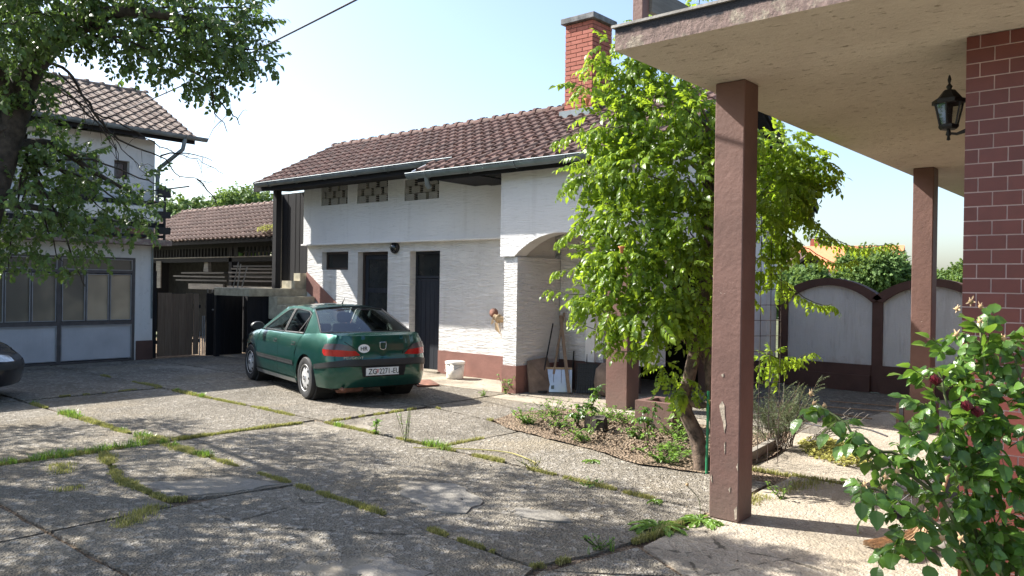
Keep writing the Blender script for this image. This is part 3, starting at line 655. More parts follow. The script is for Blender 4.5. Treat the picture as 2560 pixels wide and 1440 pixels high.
while xx<-17.4:
    if not -21.0<xx<-20.3:
        q=MB(); q.box(xx,xx+.095,11.95,11.97,2.44,2.72); q.obj('lattice_slat',M['wood_dark'],SH)
    xx+=.19
q=MB(); q.box(-20.2,-17.4,11.94,11.97,2.56,2.59); q.obj('batten',M['wood_dark'],SH)
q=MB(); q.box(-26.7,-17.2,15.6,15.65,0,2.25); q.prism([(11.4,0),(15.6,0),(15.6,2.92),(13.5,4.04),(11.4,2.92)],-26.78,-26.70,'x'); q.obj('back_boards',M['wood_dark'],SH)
q=MB(); q.box(-26.7,-17.2,13.0,13.05,0,2.35); q.obj('shade_partition',M['shade_black'],SH)
xx=-26.4
while xx<-17.4:
    q=MB(); q.box(xx,xx+.1,15.6,15.63,2.25,2.85); q.obj('lattice_slat',M['lattice'],SH); xx+=.31
q=MB(); q.box(-25.2,-24.9,11.85,11.88,1.5,2.35); q.obj('side_panel',M['wood_grey'],SH)
# lumber rack
for i,(x0,x1,z0,y0) in enumerate(((-23.6,-21.1,1.98,11.75),(-24.0,-21.0,1.88,11.70),(-23.9,-21.0,1.76,11.73),(-20.7,-18.6,2.10,11.75),(-20.8,-18.2,1.99,11.72),(-20.7,-17.5,1.88,11.70),(-20.8,-17.9,1.76,11.75),(-20.5,-17.4,1.93,11.85),(-20.7,-18.9,2.17,11.81))):
    q=MB(); q.beam((x0,y0+.2,z0),(x1,y0+.2+.03*(i%3),z0-.02*(i%2)),.16,.045); o=q.obj('plank',M['wood_h']); tag(o,['topmost plank of the left stack in the shed','second plank of the left stack in the shed','lowest plank of the left stack in the shed','upper front plank of the right stack in the shed','second front plank of the right stack in the shed','third front plank of the right stack in the shed','lowest plank of the right stack in the shed','long rear plank of the right stack in the shed','topmost plank behind the right stack in the shed'][i],'plank',group='planks stacked in the open shed')
q=MB(); q.box(-23.0,-21.0,11.80,11.85,1.50,1.66); q.box(-20.8,-17.6,11.80,11.85,1.44,1.62); q.obj('rack_rail',M['wood_grey'],SH)
q=MB(); q.prism([(-22.6,2.02),(-22.3,2.02),(-22.33,2.3),(-22.43,2.36),(-22.53,2.3)],12.05,12.15,'y'); tag(q.obj('hanging_sack',M['wood_grey']),'pale grey sack hanging in the shed above the planks','sack')
# moss tuft on the shed eave
# ---- yard gate: individual boards
GT=thing('board_fence','narrow fence of weathered brown boards beside the garage corner','fence',(-17.8,8.9,0)); rgf=random.Random(2)
for i in range(5):
    y=8.42+i*.165; q=MB(); q.box(-17.82,-17.79,y,y+.158,.02,1.45+rgf.uniform(-.012,.012)); q.obj('board',M['wood_weath'],GT)
q=MB(); q.box(-17.82,-17.79,9.27,9.39,.02,1.44); q.obj('board',M['wood_weath'],GT)
for z_ in (.3,1.1):
    q=MB(); q.box(-17.87,-17.82,8.2,9.45,z_,z_+.08); q.obj('rail',M['wood_dark'],GT)
q=MB(); q.box(-17.9,-17.78,8.22,8.38,0,1.95); q.obj('post',M['wood_dark'],GT)
for k,y in enumerate((9.42,9.485,9.53)):
    q=MB(); q.tube([(-17.78,y,0),(-17.78,y,[.55,.92,.92][k])],.012,6); tag(q.obj('metal_rod',M['steel_trim']),['shortest thin metal rod, next to the weathered fence boards','tall thin metal rod in the middle of the gate gap','tall thin metal rod touching the dark gate'][k],'rod',group='rods in the gate gap')
G2=thing('dark_gate','dark board gate between the fence boards and the stairs','gate',(-17.8,10.0,0))
for i in range(6):
    y=9.58+i*.158; q=MB(); q.box(-17.82,-17.79,y,y+.153,-.02,1.45); q.obj('board',M['wood_dark'],G2)
for z_ in (.3,1.1):
    q=MB(); q.box(-17.86,-17.82,9.58,10.52,z_,z_+.08); q.obj('rail',M['wood_dark'],G2)
for i in range(8):
    y=9.60+i*.118; q=MB(); q.box(-17.81,-17.79,y,y+.03,1.47,1.56-.02*(i%3)); q.obj('picket_tip',M['wood_grey'],G2)
q=MB(); q.box(-17.8,-17.76,9.72,9.76,1.05,1.08); q.obj('handle',M['steel_trim'],G2)
q=MB(); q.box(-17.82,-15.92,10.54,10.58,0,1.40); q.box(-17.3,-17.2,9.5,9.6,0,1.42); q.obj('board_screen',M['wood_dark'],ST)
# ================================================================== GARAGE
GA=thing('garage','two storey grey white garage building behind the left tree','building',(-19.5,3.5,0))
q=MB(); q.wall(-3,8.16,0,2.5,-17.5,-17.8,[(1.8,7.78,-.01,2.22)],axis='x'); q.obj('front_wall',M['plaster_gar'],GA)
q=MB(); q.box(-21.5,-17.8,7.9,8.16,0,2.5); q.box(-21.5,-21.3,-3,7.9,0,4.8); q.box(-21.5,-17.8,-3,-2.8,0,4.8); q.obj('side_wall',M['plaster_gar'],GA)
q=MB(); q.box(-17.515,-17.49,7.80,8.17,0,.42); q.obj('plinth',M['brown_dark'],GA)
q=MB(); q.box(-21.0,-17.05,-3,8.36,2.5,2.62); q.obj('balcony_slab',M['slab_edge'],GA)
q=MB(); q.wall(-3,8.17,2.62,4.82,-17.5,-17.8,[(6.35,7.0,3.45,4.35),(7.3,7.62,3.9,4.3),(3.6,4.9,3.0,4.35)],axis='x'); q.prism([(-17.8,2.62),(-17.8,4.8),(-19.43,5.95),(-21.5,4.8),(-21.5,2.62)],7.9,8.17,'y'); q.obj('upper_wall',M['plaster_gar'],GA)
for (a,c,z0,z1) in ((6.35,7.0,3.45,4.35),(7.3,7.62,3.9,4.3),(3.6,4.9,3.0,4.35)):
    q=MB(); q.wall(a,c,z0,z1,-17.62,-17.67,[(a+.06,c-.06,z0+.06,z1-.06)],axis='x'); w=q.obj('window',M['frame_brown'],GA); q=MB(); q.box(-17.65,-17.645,a+.06,c-.06,z0+.06,z1-.06); q.obj('pane',M['glass_dark'],w)
q=MB(); q.prism([(-17.0,4.90),(-19.43,6.22),(-21.9,4.90),(-21.9,4.78),(-19.43,6.08),(-17.0,4.78)],-3.1,8.83,'y'); q.obj('roof_deck',M['wood_dark'],GA)
sg=Vector((-1,0,.543)).normalized(); Lg=2.43*math.sqrt(1+.543**2)
roof_tiles(GA,(-16.97,-3.0,4.91),(0,1,0),sg,50,10,.2375,Lg/10,'tile_grey',300)
roof_tiles(GA,(-21.95,8.85,4.9),(0,-1,0),Vector((1,0,.523)).normalized(),50,10,.2375,.285,'tile_grey',0)
ridge_caps(GA,(-19.43,8.85,6.25),(-19.43,-3,6.25),.34,'tile_grey')
gutter(GA,(-16.9,9.05,4.93),(-16.9,-3,4.93),.075)
q=MB(); q.tube([(-16.9,8.55,4.86),(-16.9,8.5,4.62),(-17.1,8.35,4.42),(-17.4,8.22,4.22),(-17.43,8.2,4.0),(-17.43,8.2,2.65)],.045,10); q.obj('downpipe',M['zinc'],GA)
q=MB(); q.tube([(-17.47,8.13,2.48),(-17.47,8.13,.9)],.02,8); q.obj('cable_conduit',M['zinc'],GA)
# garage doors
q=MB(); q.wall(1.8,7.78,0,2.22,-17.52,-17.6,[(3.28,4.74,.04,1.88),(4.80,6.22,.04,1.88),(6.30,7.72,.04,1.88),(1.86,3.22,.04,1.88),(3.28,4.74,1.94,2.18),(4.80,6.22,1.94,2.18),(6.30,7.72,1.94,2.18),(1.86,3.22,1.94,2.18)],axis='x'); gd=q.obj('garage_door',M['steel_frame'],GA)
def trimframe(parent,a,c,z0,z1,w=.016):
    q=MB(); q.wall(a,c,z0,z1,-17.515,-17.54,[(a+w,c-w,z0+w,z1-w)],axis='x'); return q.obj('glazing_trim',M['steel_trim'],parent)
for (a,c) in ((1.86,3.22),(3.28,4.74),(4.80,6.22),(6.30,7.72)):
    q=MB(); q.box(-17.56,-17.555,a,c,1.94,2.18); q.obj('pane',M['wired'],gd); trimframe(gd,a,c,1.94,2.18)
    w=(c-a)/3
    for k in range(3):
        y0=a+k*w+.015; y1=a+(k+1)*w-.015; q=MB(); q.box(-17.56,-17.555,y0,y1,.88,1.86); q.obj('pane',M['wired_glow' if (a>6 and k>0) else 'wired'],gd); trimframe(gd,y0,y1,.88,1.86)
        q=MB(); q.box(-17.59,-17.53,a+k*w-.014,a+k*w+.014,.86,1.88)
        if k: q.obj('mullion',M['steel_frame'],gd)
    q=MB(); q.box(-17.56,-17.55,a,c,.06,.78); q.obj('panel',M['gpanel'],gd); trimframe(gd,a,c,.06,.79); q=MB(); q.box(-17.585,-17.525,a,c,.79,.87); q.obj('rail',M['steel_frame'],gd)
q=MB(); q.box(-19.6,-17.85,1.8,7.8,-.02,.0); q.box(-20.2,-20.1,1.0,7.8,0,2.4); q.obj('inner_floor',M['shade_black'],GA)
# balcony railing
for z0,z1,m in ((2.88,2.98,'wood_dark'),(3.02,3.32,'house_white'),(3.34,3.44,'wood_dark'),(2.66,2.72,'wood_dark')):
    q=MB(); q.box(-17.13,-17.10,-3,8.2,z0,z1); q.obj('railing_board' if m=='wood_dark' else 'railing_panel',M[m],GA)
for y in (8.2,6.4,4.6,2.8,1.0):
    q=MB(); q.box(-17.10,-17.06,y-.02,y+.02,2.55,3.8 if y==8.2 else 3.5); q.obj('railing_post',M['black_iron'],GA)
q=MB(); q.beam((-17.08,7.9,3.66),(-17.08,8.75,3.85),.03,.03); q.obj('railing_arm',M['black_iron'],GA)
for (a_,c_) in ((3.55,3.75),(3.10,3.24),(2.75,2.9)):
    q=MB(); q.box(-17.14,-17.04,8.06,8.32,a_,c_); q.obj('railing_bracket',M['black_iron'],GA)
for k,y in enumerate((7.75,7.1)):
    q=MB(); q.prism([(-17.33,2.84),(-17.14,2.84),(-17.17,2.64),(-17.30,2.64)],y-.25,y+.2,'y'); tag(q.obj('flower_box',M['terracotta']),['old terracotta flower box at the right end of the garage balcony','old terracotta flower box further left on the garage balcony'][k],'flower box',group='flower boxes on the garage balcony')
# ================================================================== HOUSE WITH TERRACE
HO=thing('brick_house','corner of the house with dark red clinker wall under the terrace','building',(.8,8,0))
q=MB(); q.box(-1.097,3.6,5.5235,12,0,3.32); q.obj('wall',M['mortar_pale'],HO)
BW,BH=.155,.0875; L=[]; rh=random.Random(8)
for j in range(38):
    z=BH*j+.002; 
    if z>3.30: break
    x=-1.10-(BW/2 if j%2 else 0)
    while x<3.6:
        a=max(x,-1.10); c=min(x+BW,3.6)
        if c-a>.03: L.append((a,c,z))
        x+=BW
L.sort(key=lambda t:t[0]); stuff=MB(); tmp={}
for k,(a,c,z) in enumerate(L):
    tgt=MB() if k<300 else stuff; d=rh.uniform(0,.0025); w=round(c-a,3)
    tgt.box(a+.0036,c-.0036,5.519-d*.5,5.537,z+.0036,min(z+BH,3.322)-.0036)
    if k<300: tgt.obj('brick',M['clinker'],HO)
for j in range(38):
    z=BH*j+.002; y=5.542
    while y<12: stuff.box(-1.10,-1.073,y+.0022,min(12,y+BW)-.0022,z+.0022,z+BH-.0022); y+=BW
stuff.obj('bricks',M['clinker'],HO,kind='stuff')
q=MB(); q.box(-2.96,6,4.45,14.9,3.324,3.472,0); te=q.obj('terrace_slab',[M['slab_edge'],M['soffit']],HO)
for p in te.data.polygons:
    if p.normal.z<-.5: p.material_index=1
q=MB()
xx=-2.98
for k in range(30):
    q=MB(); q.box(xx,xx+.298,4.43,4.75,3.473,3.49); q.obj('edge_tile',M['terrazzo'],HO); xx+=.3
for k in range(33):
    q=MB(); q.box(-2.98,-2.68,4.752+k*.3,4.752+k*.3+.297,3.473,3.49); q.obj('edge_tile',M['terrazzo'],HO)
RL=thing('terrace_railing','weathered timber post and rail on the corner of the terrace slab','railing',(-2.93,4.75,3.49))
q=MB(); q.box(-2.985,-2.905,4.70,4.785,3.49,4.75); q.obj('post',M['brown'],RL,bev=.004)
q=MB(); q.box(-2.925,-2.885,4.79,14.0,3.66,3.84); q.obj('rail',M['wood_grey'],RL); q=MB(); q.box(-2.96,-2.88,13.9,13.98,3.49,4.4); q.obj('post',M['brown'],RL)
q=MB(); q.box(-2.90,5.5,4.71,4.75,4.2,4.36); q.obj('rail',M['wood_grey'],RL)
def pillar(x0,x1,y0,y1,z0,z1,label,ped=None):
    t=thing('pillar',label,'pillar',((x0+x1)/2,(y0+y1)/2,0),group='brown pillars under the terrace'); q=MB(); q.box(x0,x1,y0,y1,z0,z1); q.obj('shaft',M['brown'],t,bev=.009)
    if x0<-2.8: chips(t,[[(-2.745,.86),(-2.72,.90),(-2.70,.87),(-2.705,.80),(-2.69,.73),(-2.70,.66),(-2.712,.74),(-2.73,.80)],[(-2.70,.58),(-2.692,.60),(-2.69,.52),(-2.70,.50)],[(-2.735,1.10),(-2.715,1.115),(-2.71,1.09),(-2.728,1.08)],[(-2.612,.10),(-2.59,.13),(-2.588,.03),(-2.61,.02)],[(-2.60,.42),(-2.588,.45),(-2.59,.39)],[(-2.81,.30),(-2.80,.33),(-2.795,.27)],[(-2.66,.24),(-2.645,.26),(-2.65,.22)]])
    if ped: q=MB(); q.box(*ped); q.obj('pedestal',M['brown'],t,bev=.008)
def chips(parent,pls):
    for poly in pls:
        q=MB(); rr=random.Random(len(poly)); n=len(poly)
        q.prism([(x+rr.uniform(-.004,.004),z+rr.uniform(-.004,.004)) for x,z in poly],5.6265,5.631,'y'); q.obj('paint_chip',M['chip'],parent)
M['chip']=simple('bare_render_chip',(.42,.35,.27),.95,var=.25,nscale=30,bump=.5)
pillar(-2.82,-2.58,5.63,5.87,0,3.322,'near chipped brown square pillar carrying the terrace corner')
pillar(-2.77,-2.53,11.02,11.26,.3,3.322,'far brown pillar on a wider pedestal in front of the arched wall',(-2.90,-2.50,10.92,11.36,0,.33))
# lantern
LN=thing('wall_lantern','black six sided carriage lantern on a bracket at the edge of the brick wall','wall lantern',(-1.25,5.9,2.85))
cx,cy=-1.27,5.9
def hexring(r,z,n=6): return [(cx+r*math.cos(math.pi/n+2*math.pi*k/n),cy+r*math.sin(math.pi/n+2*math.pi*k/n),z) for k in range(n)]
q=MB(); q.lathe([(0,3.20),(.006,3.19),(.012,3.165),(.006,3.14),(.02,3.12),(.012,3.10),(.035,3.095),(.07,3.05),(.085,3.03),(.105,3.03),(.105,3.005),(.09,3.0)],(cx,cy,0),'z',6,smooth=False); q.obj('roof',M['black_iron'],LN)
q=MB(); q.lathe([(.0,2.835),(.05,2.835),(.062,2.85),(.062,2.865),(.0,2.865)],(cx,cy,0),'z',6,smooth=False); q.lathe([(0,2.76),(.012,2.765),(.008,2.79),(.018,2.80),(.010,2.835)],(cx,cy,0),'z',8); q.obj('base',M['black_iron'],LN)
q=MB()
for a,c in zip(hexring(.088,3.01),hexring(.055,2.86)): q.beam(a,c,.009,.009)
q.obj('cage',M['black_iron'],LN)
A=hexring(.084,3.005); B=hexring(.052,2.865)
for k in range(6):
    q=MB(); q.add([A[k],A[(k+1)%6],B[(k+1)%6],B[k]],[(0,1,2,3)]); q.obj('pane',M['glass'],LN)
q=MB(); q.lathe([(.02,2.865),(.02,2.92),(.012,2.925),(.012,2.99),(0,3.0)],(cx,cy,0),'z',10); q.obj('candle_holder',M['plastic_black'],LN)
q=MB(); q.tube([(cx,cy,2.81),(cx+.05,cy,2.80),(cx+.10,cy,2.815),(-1.10,cy,2.83)],[.008,.01,.014,.02],8); q.lathe([(.05,-.0),(.05,.012),(.03,.02)],(-1.10,cy,2.83),'x',12); q.obj('bracket',M['black_iron'],LN)
# ================================================================== ARCHED GARDEN WALL
FW=thing('arched_garden_wall','white panel garden wall with dark brown arched coping behind the far pillar','wall',(-3,14.6,0))
px0=[-5.93,-4.27,-2.61,-.95,.71,2.37]
for i in range(6):
    q=MB(); x=px0[i]; q.box(x-.0,x+.17,14.53,14.70,0,1.60); q.obj('post',M['brown_dark'],FW)
    a,c=x+.17,x+1.66; pa=arc(a,c,1.55,.29); q=MB(); q.prism([(a,.46)]+pa+[(c,.46)],14.58,14.66,'y'); q.obj('panel',M['plaster_fence'],FW)
    q=MB(); q.box(a,c,14.50,14.70,.28,.46); q.box(a,c,14.44,14.70,0,.28); q.obj('base',M['brown_dark'],FW)
    o_=arc(x-.0,x+1.83,1.62,.35); i_=[(u_,v_) for u_,v_ in arc(a+.0,c-.0,1.55,.29)]; q=MB(); n=len(o_)
    for k in range(n-1): 
        p=[o_[k],o_[k+1],i_[k+1],i_[k]]
        q.add([(u_,14.50,v_) for u_,v_ in p]+[(u_,14.72,v_) for u_,v_ in p],[(0,1,2,3),(7,6,5,4),(0,4,5,1),(2,6,7,3)])
    q.obj('arched_coping',M['brown_dark'],FW)
# ================================================================== DISTANT PLACE
q=MB(); pts=[(-2600,2500),(-1500,2900),(-450,3570),(900,3900),(2200,3600)]; hz=[70,86,74,90,80]
n=60; vs=[];fs=[]
for i in range(n+1):
    t=i/n*(len(pts)-1); k=min(int(t),len(pts)-2); f=t-k; x=pts[k][0]*(1-f)+pts[k+1][0]*f; y=pts[k][1]*(1-f)+pts[k+1][1]*f; h=hz[k]*(1-f)+hz[k+1]*f+12*mn.noise(Vector((i*.23,0,0)))
    vs+=[(x,y,-2),(x*1.03,y*1.03,h*.7),(x*1.1,y*1.1,h)]
for i in range(n): fs+=[(i*3,i*3+3,i*3+4,i*3+1),(i*3+1,i*3+4,i*3+5,i*3+2)]
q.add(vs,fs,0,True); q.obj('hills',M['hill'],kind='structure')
def house(name,label,x0,x1,y0,y1,ze,zrg,axis,rm,wm='house_white',ang=0):
    t=thing(name,label,'house',((x0+x1)/2,(y0+y1)/2,0),rotz=ang); X=(x1-x0)/2; Y=(y1-y0)/2; q=MB(); q.box(-X+.4,X-.4,-Y+.4,Y-.4,0,ze); q.obj('wall',M[wm],t,local=True)
    q=MB(); prof=[(-Y,ze-.1),(0,zrg),(Y,ze-.1),(Y,ze-.3),(0,zrg-.2),(-Y,ze-.3)]; q.prism(prof,-X,X,'x'); r=q.obj('roof',M[rm],t,local=True)
    q=MB(); q.box(-X*.5,-X*.5+.6,.3,.9,zrg-1,zrg+.6); q.obj('chimney',M['brick'],r,local=True)
    for k in range(3):
        q=MB(); q.box(-X+1+k*X*.6,-X+2+k*X*.6,-Y+.34,-Y+.42,ze-1.9,ze-.7); q.obj('window',M['glass_dark'],t,local=True)
house('distant_house','far house with bright orange roof above the arched wall',-25.6,-16.6,59,68,3.4,5.2,'x','orange_roof',ang=R(12))
house('distant_house','far small house with red roof just right of the outbuilding corner',-21.5,-18.4,47,53,3.3,4.1,'x','tile_red')
house('distant_house','far house with red roof seen past the garage corner',-46.5,-40,18.5,24,4.0,5.6,'x','orange_roof',ang=R(35))
# overhead cable
q=MB(); P0=Vector((-19.6,8.17,5.68)); P1=Vector((-2.95,4.56,4.66)); pts=[]
for i in range(25):
    t=i/24; p=P0.lerp(P1,t); p.z-=.10*4*t*(1-t); pts.append(p)
q.tube(pts,.013,5); tag(q.obj('overhead_cable',M['cable']),'thin black overhead cable running up from the garage roof','cable')
# ================================================================== CARS
def interp(x,T):
    if x<=T[0][0]: return T[0][1]
    for (a,u),(b_,v) in zip(T,T[1:]):
        if x<=b_:
            t=(x-a)/(b_-a); t=t*t*(3-2*t)*.35+t*.65; return u+(v-u)*t
    return T[-1][1]
def lin(x,T):
    if x<=T[0][0]: return T[0][1]
    for (a,u),(b_,v) in zip(T,T[1:]):
        if x<=b_: return u+(v-u)*(x-a)/(b_-a)
    return T[-1][1]
class CarShape:
    def __init__(s):
        ctrl=[(-2.275,-.12),(-2.275,0),(-2.268,.30),(-2.235,.52),(-2.17,.67),(-2.06,.775),(-1.90,.825),(-1.5,.862),(-.8,.88),(0,.884),(.8,.878),(1.4,.85),(1.75,.80),(1.97,.72),(2.12,.59),(2.21,.40),(2.255,.2),(2.27,0),(2.265,-.12)]
        P=[]
        for i in range(1,len(ctrl)-2):
            p0,p1,p2,p3=[np.array(ctrl[k],float) for k in (i-1,i,i+1,i+2)]
            for t in np.linspace(0,1,12,endpoint=False):
                P.append(.5*((2*p1)+(-p0+p2)*t+(2*p0-5*p1+4*p2-p3)*t*t+(-p0+3*p1-3*p2+p3)*t**3))
        P.append(np.array(ctrl[-2],float)); P=np.array(P); d=np.r_[0,np.cumsum(np.linalg.norm(np.diff(P,axis=0),axis=1))]
        s.U=d; s.P=P; s.L=d[-1]
        T=np.gradient(P,axis=0); T/=np.linalg.norm(T,axis=1)[:,None]; s.Nn=np.stack([-T[:,1],T[:,0]],1)   # outward left
    def ux(s,x): # u for side x
        m=s.P[:,1]>.3; return float(np.interp(x,s.P[m,0],s.U[m]))
    def uy(s,y): # u for rear y
        m=s.U<1.1; return float(np.interp(y,s.P[m,1],s.U[m]))
    def uyf(s,y):
        m=s.U>s.L-1.0; return float(s.L-np.interp(y,s.P[m,1][::-1],(s.L-s.U[m])[::-1]))
    def ztop(s,u):
        x=float(np.interp(u,s.U,s.P[:,0]))
        if u<1.3 and x<-1.2: return lin(x,[(-2.28,.982),(-2.1,.992),(-1.9,1.0),(-1.66,1.0),(-1.2,.965)])
        return lin(x,[(-1.66,1.0),(-1.2,.965),(0,.94),(1.0,.925),(1.4,.87),(1.8,.785),(2.05,.72),(2.28,.655)])
    def drear(s,z): return lin(z,[(.17,.13),(.24,.06),(.34,.015),(.45,0),(.60,.0),(.645,.012),(.66,.05),(.75,.050),(.85,.056),(.95,.066),(1.03,.07)])
    def dfront(s,z): return lin(z,[(.17,.10),(.25,.03),(.4,0),(.5,.01),(.58,.05),(.66,.13),(.75,.26)])
    def dside(s,z): return lin(z,[(.17,.06),(.25,.03),(.4,.004),(.55,0),(.68,.004),(.79,.012),(.835,.026),(.9,.055),(.97,.08)])
    def S(s,u,z,off=0.0):
        u=abs(u); px=np.interp(u,s.U,s.P[:,0]); py=np.interp(u,s.U,s.P[:,1]); nx=np.interp(u,s.U,s.Nn[:,0]); ny=np.interp(u,s.U,s.Nn[:,1]); l=math.hypot(nx,ny); nx/=l; ny/=l
        wy=ny*ny; zt=s.ztop(u); zz=min(z,zt)
        d=wy*s.dside(zz)+(1-wy)*(s.drear(zz) if nx<0 else s.dfront(zz))
        t=max(0,min(1,(zz-zt+.055)/.055)); d+=(.03 if wy>.5 or nx>0 else .006)*t*t
        if z>zt: q=(z-zt); d+=q*.50+q*q*.12; 
        d-=off
        return (px-nx*d,py-ny*d,z)
CS=CarShape()
def densify(poly,st=.035):
    out=[]; n=len(poly)
    for i in range(n):
        a=poly[i]; b_=poly[(i+1)%n]; k=max(1,int(math.hypot(b_[0]-a[0],b_[1]-a[1])/st))
        for j in range(k): out.append((a[0]+(b_[0]-a[0])*j/k,a[1]+(b_[1]-a[1])*j/k))
    return out
def patch(mb,poly,off=0.0,side=1,step=.07,mi=0,smooth=True):
    """lift a (u,z) polygon on to the body surface"""
    bm=bmesh.new(); bm.faces.new([bm.verts.new((u,z,0)) for u,z in densify(poly)])
    xs=[p[0] for p in poly]; ys=[p[1] for p in poly]
    for ax,(a,b_) in ((0,(min(xs),max(xs))),(1,(min(ys),max(ys)))):
        c=a+step
        while c<b_-1e-3:
            bmesh.ops.bisect_plane(bm,geom=bm.verts[:]+bm.edges[:]+bm.faces[:],plane_co=(c,0,0) if ax==0 else (0,c,0),plane_no=(1,0,0) if ax==0 else (0,1,0)); c+=step
    bmesh.ops.triangulate(bm,faces=[f for f in bm.faces if len(f.verts)>4])
    bm.verts.index_update(); vs=[]
    for v in bm.verts:
        p=CS.S(v.co.x,v.co.y,off); vs.append((p[0],p[1]*side,p[2]))
    fs=[tuple(v.index for v in f.verts) for f in bm.faces]
    if side>0: fs=[tuple(reversed(f)) for f in fs]
    mb.add(vs,fs,mi,smooth); bm.free()
def X(pts): return [(CS.ux(x),z) for x,z in pts]
def archpts(cx,r,z0,rev=False,n=14,cz=.31):
    a0=math.asin(max(-1,min(1,(z0-cz)/r))); P=[(cx+r*math.cos(a0+(math.pi-2*a0)*i/n),cz+r*math.sin(a0+(math.pi-2*a0)*i/n)) for i in range(n+1)]
    return P if not rev else P[::-1]
WB=1.35; AR=.365
def bridge(mb,L,bulge,crown,nw=14,mi=0):
    """rows between a left-hand curve and its mirror image"""
    vs=[];n=len(L)
    for i,(p) in enumerate(L):
        bx=bulge(i/(n-1)); cz=crown(i/(n-1))
        for k in range(nw+1):
            w=1-2*k/nw; q=1-w*w; vs.append((p[0]+bx*q,p[1]*w,p[2]+cz*q))
    m=nw+1
    mb.add(vs,[(i*m+k,i*m+k+1,(i+1)*m+k+1,(i+1)*m+k) for i in range(n-1) for k in range(nw)],mi,True)
def seq(p0,p1,n): return [(p0[0]+(p1[0]-p0[0])*i/n,p0[1]+(p1[1]-p0[1])*i/n) for i in range(n+1)]
def on_side(pts): return [CS.S(CS.ux(x),z) for x,z in pts]
ROOFZ=[(.22,1.335),(0,1.355),(-.4,1.362),(-.75,1.35),(-.98,1.322)]
M['sill_sheen']=simple('sheen_grey_sill',(.20,.21,.21),.35,.5)  # grey metal tone stands for sun reflecting on the black plastic sill
def make_car(root,paint,plate=True,steer=0.0):
    P=M[paint]
    def part(name,mb,mat,parent=root,weld=True,**k): return link(name,mb.mesh(name,weld=weld),mat,parent,local=True,**k)
    zb=.20
    # --- body shell
    b=MB()
    for s in (1,-1):
        # rear section: bumper centre line round the corner to the rear door edge
        zt=lambda x:CS.ztop(CS.ux(x))
        rear=[(0,.24),(CS.uy(.5),.235)]+X([(-1.75,.22)])+X(archpts(-WB,AR,.24)[::-1])+X([(-.93,.22),(-.93,.60),(-1.02,.80),(-1.08,.955)])
        top=[(CS.ux(x),CS.ztop(CS.ux(x))) for x in (-1.15,-1.4,-1.66,-1.85,-2.0,-2.1)]+[(CS.uy(y),CS.ztop(CS.uy(y))) for y in (.66,.5,.3,.15,0)]
        patch(b,rear+top,0,s)
        # sill and front section
        front=X([(.97,.22)])+X(archpts(WB,AR,.24)[::-1])
        fr=X([(.97,.22),(.985,.24)])+X(archpts(WB,AR,.24)[::-1])+X([(1.74,.22)])+[(CS.uyf(.5),.22),(CS.L,.22)]
        ftop=[(CS.uyf(y),CS.ztop(CS.uyf(y))) for y in (0,.2,.4,.55)]+[(CS.ux(x),CS.ztop(CS.ux(x))) for x in (2.0,1.85,1.6,1.3,1.0,.90)]+X([(.93,.8),(.97,.6)])
        patch(b,fr+ftop,0,s)
        patch(b,X([(-.93,.20),(.97,.20),(.97,.275),(-.93,.275)]),0,s)
        # C pillar, roof rail, A pillar
        cp=X([(-1.08,.958),(-1.04,1.12),(-.99,1.27),(-.86,1.305),(-.4,1.325),(0,1.315),(.16,1.27),(.56,1.08),(.84,.935),(1.0,.926),(.62,1.125),(.22,1.335),(0,1.355),(-.4,1.362),(-.75,1.35),(-.98,1.322),(-1.25,1.20),(-1.5,1.08),(-1.66,1.0)])
        patch(b,cp,0,s,.06)
        patch(b,X([(-1.08,.957),(-1.66,1.0),(-1.4,.98),(-1.15,.962)]),0,s)
    deckL=[CS.S(CS.ux(x),CS.ztop(CS.ux(x))) for x in (-1.66,-1.72,-1.8,-1.9,-2.0,-2.06,-2.12)]+[CS.S(CS.uy(y),CS.ztop(CS.uy(y))) for y in (.66,.58,.5,.4,.3,.2,.1,.03)]
    bridge(b,deckL,lambda t:-.14*max(0,1-t*2.2)**2,lambda t:.012*(1-t))
    hoodL=[CS.S(CS.ux(x),CS.ztop(CS.ux(x))) for x in (1.0,1.08,1.2,1.4,1.6,1.8,1.95)]+[CS.S(CS.uyf(y),CS.ztop(CS.uyf(y))) for y in (.62,.55,.45,.35,.2,.03)]
    bridge(b,hoodL,lambda t:.17*max(0,1-t*2.2)**2,lambda t:.055*(1-t))
    roofL=on_side([(.22,1.335),(.1,1.347),(0,1.355),(-.2,1.36),(-.4,1.362),(-.6,1.357),(-.75,1.35),(-.88,1.337),(-.98,1.322)])
    bridge(b,roofL,lambda t:.10*(1-t)-.06*t,lambda t:.045)
    body=part('body',b,P)
    # dark inner shell and floor
    b=MB()
    for s in (1,-1):
        patch(b,X([(-1.0,.21),(1.0,.21),(1.0,.90),(-1.05,.92)]),-.03,s,.3)
    b.box(-2.05,2.05,-.70,.70,.20,.24); b.box(-2.0,-1.75,-.62,.62,.23,.6); b.box(1.75,2.0,-.6,.6,.23,.6)
    for sx in (-WB,WB):
        for s in (1,-1): b.lathe([(.38,.0),(.38,.30),(.02,.30)],(sx,s*.50 if s>0 else -.80,.33),'y',20,smooth=False)
    part('underbody',b,M['shade_black'])
    # --- doors
    doors=[('front',[(.955,.285),(.955,.60),(.915,.80),(.885,.922),(-.175,.940),(-.16,.285)]),('rear',[(-.168,.285),(-.183,.940),(-1.068,.950),(-1.01,.80),(-.922,.64),(-.90,.50),(-.90,.285)])]
    gl={'front':[(.78,.952),(.50,1.085),(.13,1.262),(.02,1.297),(-.14,1.31),(-.18,1.30),(-.215,.955)],'rear':[(-.275,.957),(-.255,1.305),(-.42,1.312),(-.84,1.292),(-.965,1.255),(-1.01,1.11),(-1.045,.972)]}
